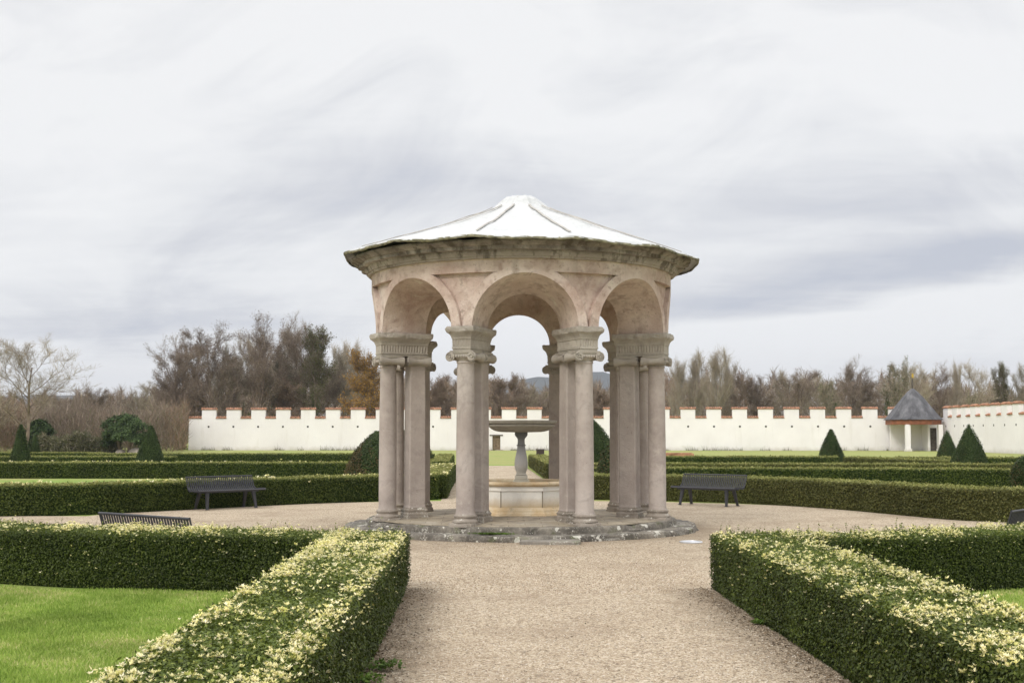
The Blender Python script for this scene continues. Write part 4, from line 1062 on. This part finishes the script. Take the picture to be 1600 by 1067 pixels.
# ------------------------------------------------------------------ trees
def branch_tree(seed, H, spread, up, levels=4, trunk=.22, kids=(9, 5, 4, 3), lean=0.0, base=.25, ivy=0):
    """returns tubes mesh builder, and arrays of twig start points/directions"""
    rnd = random.Random(seed); mb = MB(); tips = []
    def grow(p, d_, L, r, lv):
        n_ = 5 if lv == 0 else 3; pts = [p]; rs = [r]; q = p.copy(); dd = d_.copy()
        for k in range(n_):
            dd = (dd+Vector((rnd.gauss(0, .10), rnd.gauss(0, .10), rnd.gauss(0, .06)+(.05*up if lv else .12)))).normalized()
            q = q+dd*(L/n_); pts.append(q.copy()); rs.append(r*(1-(k+1)/n_*(.8 if lv else .75)))
        mb.tube(pts, rs, 5 if lv < 2 else 3)
        if lv >= levels-1:
            for k in range(len(pts)): tips.append((pts[k], dd, L))
            return
        m_ = kids[lv]
        for j in range(m_):
            u = (base+(1-base)*(j+rnd.random()*.8)/m_) if lv == 0 else (.25+.75*(j+rnd.random())/m_)
            u = min(u, .99); i = min(int(u*n_), n_-1); pp = pts[i].lerp(pts[i+1], u*n_-i)
            a = rnd.uniform(0, 2*pi) if lv else j*2.4+rnd.uniform(-.5, .5)
            side = Vector((cos(a), sin(a), 0)); ax = dd if lv else Vector((0, 0, 1))
            side = (side-ax*side.dot(ax)).normalized() if abs(side.dot(ax)) < .98 else Vector((1, 0, 0))
            ang = rnd.uniform(.35, .95)*spread
            nd = (ax*cos(ang)+side*sin(ang)+Vector((0, 0, .12*up))).normalized()
            if lv == 0: Lk = H*(.50-.26*u)*rnd.uniform(.75, 1.15)*(.55+spread*.5)
            else: Lk = L*rnd.uniform(.42, .62)
            grow(pp, nd, Lk, max(.034 if lv < 2 else .02, rs[i]*.55), lv+1)
    grow(Vector((0, 0, -.1)), Vector((lean, 0, 1)).normalized(), H*.92, trunk, 0)
    return mb, tips
def tree_proto(kind, seed, H, spread, up, twigmat, leafmat_=None, nleaf=0, twn=9, barkm='bark', tw=(.35, 1.0), tww=.030, ivy=0, lf=.16, kids=(11, 5, 4, 3), trunk=.2, base=.22):
    mb, tips = branch_tree(seed, H, spread, up, 4, trunk, kids, base=base)
    root = empty(kind)
    tr = mb.build('trunk', M[barkm], root)
    T0 = np.array([t_[0][:] for t_ in tips]); Dd = np.array([t_[1][:] for t_ in tips])
    P = np.repeat(T0, twn, 0); Dv = np.repeat(Dd, twn, 0)+RG.normal(0, .55, (len(P), 3)); Dv[:, 2] += .25*up
    n_ = len(P); P = P+RG.normal(0, .12, (n_, 3)); L_ = RG.uniform(*tw, n_)*H/14
    Vs = [thin_quads(P, Dv, L_, tww)]; vals = [RG.uniform(0, 1, n_)]; mis = [0]; mats = [M[twigmat]]
    # second order twiglets
    P2 = P+unit(Dv)*L_[:, None]*.55; D2 = unit(Dv)+RG.normal(0, .6, (n_, 3))
    Vs.append(thin_quads(P2, D2, L_*.55, tww*.7)); vals.append(RG.uniform(0, 1, n_)); mis.append(0)
    if nleaf:
        idx = RG.integers(0, n_, nleaf); Q = P[idx]+unit(Dv[idx])*(L_[idx]*RG.uniform(0, 1.1, nleaf))[:, None]+RG.normal(0, .16, (nleaf, 3))
        Vs.append(leaf_data(Q, RG.normal(0, 1, (nleaf, 3)), lf, lf*.7)); vals.append(RG.uniform(0, 1, nleaf)); mis.append(1); mats.append(M[leafmat_])
    meshobj('crown', quads_mesh('crown', Vs, vals, mats, mis), root)
    if ivy:
        z = RG.uniform(0, 1, 2600)**1.6*H*ivy; a = RG.uniform(0, 2*pi, 2600); r = (.35+.8*np.sin(z*1.3+a)**2)*RG.uniform(.3, 1.3, 2600)*(1-z/(H*ivy)*.4)
        Q = np.stack([r*np.cos(a), r*np.sin(a), z], 1)
        iv = meshobj('ivy', quads_mesh('ivy', [leaf_data(Q, np.stack([np.cos(a), np.sin(a), .3+0*a], 1), .2, .16)], [RG.uniform(0, 1, 2600)], M['ivy']), root); iv['kind'] = 'stuff'
    z_ = np.sort(Vs[0][:, 2, 2]); root['hh'] = float(z_[int(len(z_)*.985)]); return root
PR = {}
PR['purple'] = [tree_proto('bare_tree', 1, 14, .95, .5, 'twig', 'twigpurple', 4200, 5), tree_proto('bare_tree', 2, 14, .85, .6, 'twig', 'twigpurple', 5200, 5, kids=(13, 5, 4, 3), ivy=.35)]
PR['grey'] = [tree_proto('bare_tree', 3, 14, .80, 1.0, 'twiggrey', None, 0, 4, 'barkpale', (.4, 1.1)), tree_proto('bare_tree', 4, 14, .9, .8, 'twig', None, 0, 5, 'bark', (.5, 1.2)), tree_proto('bare_tree', 13, 14, .9, .9, 'twiggrey', 'oliveleaf', 1800, 5, 'bark', (.5, 1.2))]
PR['fan'] = [tree_proto('bare_tree', 5, 14, .55, 2.4, 'twiggrey', None, 0, 4, 'barkpale', (.7, 1.6), kids=(14, 5, 3, 3), base=.12)]
PR['wide'] = [tree_proto('bare_tree', 6, 14, 1.15, .9, 'twiggrey', None, 0, 4, 'bark', (.5, 1.3), .035, kids=(12, 5, 4, 3), base=.18, trunk=.28)]
PR['green'] = [tree_proto('evergreen_tree', 7, 14, .62, .4, 'twig', 'oliveleaf', 9500, 6, ivy=.6, lf=.22, kids=(16, 5, 3, 3), base=.15)]
PR['ivy'] = [tree_proto('ivy_clad_tree', 8, 14, .75, .9, 'twiggrey', 'ivy', 1800, 7, ivy=.75, lf=.24)]
PR['orange'] = [tree_proto('autumn_tree', 9, 10, .95, .5, 'twig', 'orange', 11000, 6, lf=.2, kids=(12, 6, 4, 2), base=.12)]
PR['red'] = [tree_proto('autumn_tree', 10, 10, .95, .6, 'twig', 'twigred', 6500, 8, lf=.17, kids=(12, 6, 4, 2), base=.08), tree_proto('autumn_tree', 14, 10, .85, .9, 'twig', 'twigred', 3500, 9, lf=.15, kids=(12, 6, 4, 2), base=.08)]
used = set(); HH = {}; HHS = {}
CNT = {}
def put_tree(kind, px, d_, ytop, label, wid=1.0, group='bare trees behind the garden wall'):
    v = PR[kind]; k = CNT.get(kind, 0); CNT[kind] = k+1; src = v[k % len(v)]
    hh_ = HH.setdefault(src.name, src.get('hh', 0)); r = src if src.name not in used else copy_tree(src); used.add(src.name); r['hh'] = hh_
    H0 = 14 if kind not in ('orange', 'red') else 10
    h = 1.7+(680-ytop)*d_/F; s_ = h/r['hh']
    r.location = (at(px, d_), d_, 0); r.scale = (s_*wid, s_*wid, s_); r.rotation_euler.z = random.uniform(0, 6.28)
    tag(r, label, 'tree', group)
    del r['hh']; HHS[r.name] = 1; return r
GT = 'trees of the wood beyond the garden'
TL = [
 ('wide', 40, 118, 530, 'pale bare spreading tree standing alone at the far left', 1.15), ('wide', -28, 122, 528, 'bare tree half cut by the left edge', 1.0),
 ('purple', 150, 175, 606, 'low brown tree left of the dark laurel', 1.1), ('grey', 212, 178, 598, 'small pale bare tree above the dark laurel', 1.2),
 ('grey', 262, 150, 582, 'small bare tree just left of the wall end', .9), ('purple', 284, 152, 528, 'brown leaning tree at the left end of the tall grove', .95),
 ('purple', 325, 156, 514, 'tall brown tree above the first merlons', 1.0), ('grey', 350, 160, 540, 'bare tree behind the second merlon', .9), ('purple', 397, 156, 495, 'tallest dark brown tree of the grove left of the pavilion', .95),
 ('grey', 432, 165, 512, 'bare olive brown tree right of the tallest one', .9), ('ivy', 428, 160, 560, 'ivy covered trunk low in the left grove', .8), ('grey', 457, 162, 498, 'tall thin bare tree in the middle of the left grove', .9),
 ('green', 492, 158, 515, 'tall dark green tree right of the left grove', .85), ('grey', 528, 170, 548, 'bare grey tree between the green and orange trees', .9), ('fan', 548, 175, 538, 'upright bare tree left of the orange tree', .8),
 ('fan', 565, 178, 535, 'upright bare tree behind the orange tree', .8), ('orange', 578, 150, 552, 'orange autumn tree beside the left pillars', .95), ('ivy', 560, 165, 585, 'dark ivy mass below the orange tree', .8),
 ('purple', 300, 162, 535, 'brown tree between the leaning tree and the first merlons', .9), ('purple', 415, 170, 520, 'brown tree just right of the tallest grove tree', .8), ('purple', 475, 168, 520, 'brown tree left of the dark green tree', .8), ('grey', 375, 168, 525, 'grey bare tree left of the tallest grove tree', .8),
 ('red', 452, 158, 590, 'reddish bush tree behind the wall in the left grove', 1.1), ('purple', 375, 165, 560, 'brown tree filling the left grove behind the merlons', 1.1), ('purple', 510, 168, 575, 'brown tree below the dark green tree', 1.2),
 ('red', 305, 160, 600, 'russet tree low at the left end of the wall', 1.1),
 ('red', 690, 165, 590, 'russet tree seen between the left pillars', .9), ('grey', 722, 172, 592, 'grey tree seen left of the front left column', .9), ('red', 790, 158, 588, 'russet brown tree seen through the middle arch above the fountain', 1.1),
 ('grey', 832, 168, 606, 'olive bare tree through the middle arch, right of the russet one', 1.0), ('purple', 765, 170, 600, 'brown tree behind the fountain bowl left side', .9), ('purple', 853, 165, 618, 'brown tree beside the back pillar', 1.0),
 ('red', 937, 170, 609, 'russet tree seen between the right pillars below the blue hill', 1.0), ('grey', 900, 175, 610, 'tree hidden behind the right front column', 1.0),
 ('fan', 1056, 168, 562, 'upright bare tree touching the right edge of the pavilion', .9), ('fan', 1082, 172, 552, 'pale upright bare tree, second right of the pavilion', 1.0), ('fan', 1108, 168, 548, 'tallest fan shaped bare tree right of the pavilion', 1.15), ('fan', 1128, 175, 565, 'fan shaped bare tree leaning right of the tallest one', .9),
 ('grey', 1168, 172, 582, 'rounded bare tree right of the fan shaped trees', 1.1), ('purple', 1195, 170, 590, 'brown bare tree above the fourth merlon right of the pavilion', 1.1), ('grey', 1220, 178, 583, 'bare tree above the middle of the right wall', 1.0),
 ('purple', 1252, 168, 580, 'brown rounded tree left of the single cone topiary', 1.1), ('grey', 1275, 174, 586, 'bare tree behind the single cone topiary', 1.1), ('ivy', 1305, 165, 592, 'ivy green tree low behind the wall above the single cone', .8), ('grey', 1325, 172, 564, 'tall wispy tree left of the hut', .9),
 ('purple', 1350, 176, 585, 'brown tree filling the gap left of the hut', 1.0), ('ivy', 1386, 168, 566, 'ivy clad tree directly left of the hut roof', .85), ('grey', 1412, 176, 575, 'bare tree behind the hut finial', .9), ('grey', 1445, 170, 570, 'rounded pale bare tree just right of the hut roof', 1.1),
 ('grey', 1462, 180, 572, 'bare tree second right of the hut roof', 1.0), ('fan', 1489, 178, 566, 'narrow bare tree above the small cone topiary', .6), ('wide', 1522, 172, 568, 'spreading grey bare tree above the large cone topiary', .8), ('ivy', 1528, 160, 612, 'ivy trunk under the spreading grey tree', .7),
 ('green', 1564, 175, 570, 'slender olive green tree near the right edge', .6), ('grey', 1596, 172, 572, 'bare tree at the right edge', .9), ('grey', 1622, 176, 560, 'bare tree cut by the right edge', .9),
 ('purple', 100, 165, 622, 'low brown tree at the far left behind the spreading tree', 1.2), ('purple', 15, 160, 622, 'low brown tree at the left edge', 1.2), ('grey', 128, 185, 612, 'bare low tree between the spreading tree and laurel', 1.1), ('red', 262, 140, 640, 'russet shrub at the left end of the white wall', 1.2)]
for k_, px, d_, yt, lab, wd_ in TL: put_tree(k_, px, d_, yt, lab, wd_, GT)
# laurels: dense domes on short trunks
def laurel(px, d_, h, wdt, label):
    root = empty('laurel', (at(px, d_), d_, 0)); tag(root, label, 'shrub')
    n_ = 9000; a = RG.uniform(0, 2*pi, n_); u = RG.uniform(-.15, 1, n_); rr = np.sqrt(np.maximum(0, 1-np.clip(u, 0, 1)**2))*(1-np.maximum(0, -u)*.5)
    k = 1+.20*np.sin(a*3+u*5)+.15*np.sin(a*7-u*9)
    P = np.stack([wdt/2*rr*np.cos(a)*k, wdt/2*.8*rr*np.sin(a)*k, h*.46+h*.52*u*(1+.10*np.sin(a*4))-.22*h*(np.abs(np.cos(a))*rr)**3*(u < .4)], 1)*1.0
    P += RG.normal(0, .12, (n_, 3))
    V = leaf_data(P, np.stack([np.cos(a)*rr, np.sin(a)*rr, u+.4], 1), .24, .12)
    meshobj('foliage', quads_mesh('foliage', [V], [RG.uniform(0, 1, n_)], M['rhodo']), root)
    mb = MB()
    for x in (-.35, .3): mb.tube([(x*wdt*.3, 0, -.05), (x*wdt*.45, 0, h*.3), (x*wdt, .1, h*.6)], [.16, .12, .05], 7)
    mb.build('trunk', M['bark'], root)
laurel(197, 118, 3.5, 3.9, 'dark green rounded laurel on two stems beside the cone topiary on the left')
laurel(64, 120, 3.0, 2.3, 'dark green laurel below the spreading bare tree at the far left')
# thickets: bushes one can tell apart are few; the rest reads as one mass
def woodland(name, label, x0, x1, y0, y1, n_, hfn, mats, tw=(.6, 2.2), w_=.05, upb=1.2):
    x = RG.uniform(0, 1, n_); y = RG.uniform(y0, y1, n_); px = x0+(x1-x0)*x; xx = (px-800)/F*y
    hmax = 1.7+(680-np.array([hfn(p) for p in px]))*y/F
    hmax = hmax*(1+.10*np.sin(px*.11)+.08*np.sin(px*.37+1)+.05*np.sin(px*.9))
    z = RG.uniform(0, 1, n_)**.8*hmax
    P = np.stack([xx, y, z], 1); Dv = np.stack([RG.normal(0, .55, n_), RG.normal(0, .5, n_), np.full(n_, upb)+RG.normal(0, .5, n_)], 1)
    sp = (np.sin(px*.05)+np.sin(px*.017+2)+RG.normal(0, .8, n_)); mi = np.where(sp > 1.0, 1, 0); mi = np.where(RG.uniform(0, 1, n_) < .13, 2, mi)
    V = thin_quads(P, Dv, RG.uniform(*tw, n_), w_); v = RG.uniform(0, 1, n_)
    o = meshobj(name, quads_mesh(name, [V[mi == k] for k in range(3)], [v[mi == k] for k in range(3)], mats, [0, 1, 2])); tag(o, label, 'woodland', kind='stuff')
def hf(px):
    xs = [-200, 0, 100, 240, 270, 330, 450, 540, 600, 700, 800, 950, 1050, 1150, 1300, 1400, 1500, 1700]
    ys = [628, 630, 625, 622, 600, 590, 580, 590, 600, 608, 610, 610, 598, 600, 600, 600, 612, 618]
    return float(np.interp(px, xs, ys))
woodland('woodland', 'brown mass of leafless undergrowth and far wood behind the garden wall', -150, 1750, 178, 215, 210000, hf, [M['twig'], M['twigred'], M['twiggrey']], (.5, 1.6), .07, .7)
woodland('brushwood', 'tangled brown brush at the left beyond the lawn, left of the white wall', -150, 292, 126, 150, 42000, lambda p: 648+8*sin(p*.04), [M['twig'], M['twigred'], M['bramble']], (.4, 1.5), .05)
def hb(p): return 685+4*sin(p*.06)
woodland('bramble_bank', 'low grey green bramble bank at the edge of the far left lawn', 55, 190, 118, 124, 26000, lambda p: 683+3*sin(p*.09), [M['bramble'], M['bramble'], M['twiggrey']], (.15, .5), .08, .3)
# wall-foot weeds
n_ = 5000; x = RG.uniform(A[0], B[0], n_); y = A[1]+(B[1]-A[1])*(x-A[0])/(B[0]-A[0])-.35-RG.uniform(0, .6, n_)
kk = (np.sin(x*.9)+np.sin(x*.31+1)+np.sin(x*2.3)) > .2; x, y = x[kk], y[kk]; n_ = len(x)
P = np.stack([x, y, np.zeros(n_)], 1); V = thin_quads(P, np.stack([RG.normal(0, .3, n_), RG.normal(0, .3, n_), np.ones(n_)], 1), RG.gamma(2, .11, n_), .03)
o = meshobj('wall_weeds', quads_mesh('wall_weeds', [V], [RG.uniform(0, 1, n_)], M['bramble'])); tag(o, 'dry weeds growing along the foot of the long white wall', 'weeds', kind='stuff')

# ------------------------------------------------------------------ haze
HAZE = True
if HAZE:
    mb = MB(); mb.box((0, 1700, 100), (2600, 1800, 103)); hz = mb.build('haze', []) if False else None
    me = bpy.data.meshes.new('haze'); x0, x1, y0, y1, z0, z1 = -3300, 3300, -70, 4100, -3, 190
    me.from_pydata([(x, y, z) for z in (z0, z1) for y in (y0, y1) for x in (x0, x1)], [], [(0, 2, 3, 1), (4, 5, 7, 6), (0, 1, 5, 4), (2, 6, 7, 3), (0, 4, 6, 2), (1, 3, 7, 5)])
    m = bpy.data.materials.new('haze_air'); t = nodes(m); n = NT(t)
    pv_ = n.n('ShaderNodeVolumePrincipled', i={'Color': (.80, .86, 1.0, 1), 'Density': .00014, 'Anisotropy': .2})
    o_ = n.n('ShaderNodeOutputMaterial'); t.links.new(pv_.outputs[0], o_.inputs['Volume'])
    me.materials.append(m); ob_ = meshobj('haze', me); tag(ob_, 'thin bluish haze over the far hills', 'haze', kind='stuff')
S.cycles.volume_bounces = 0
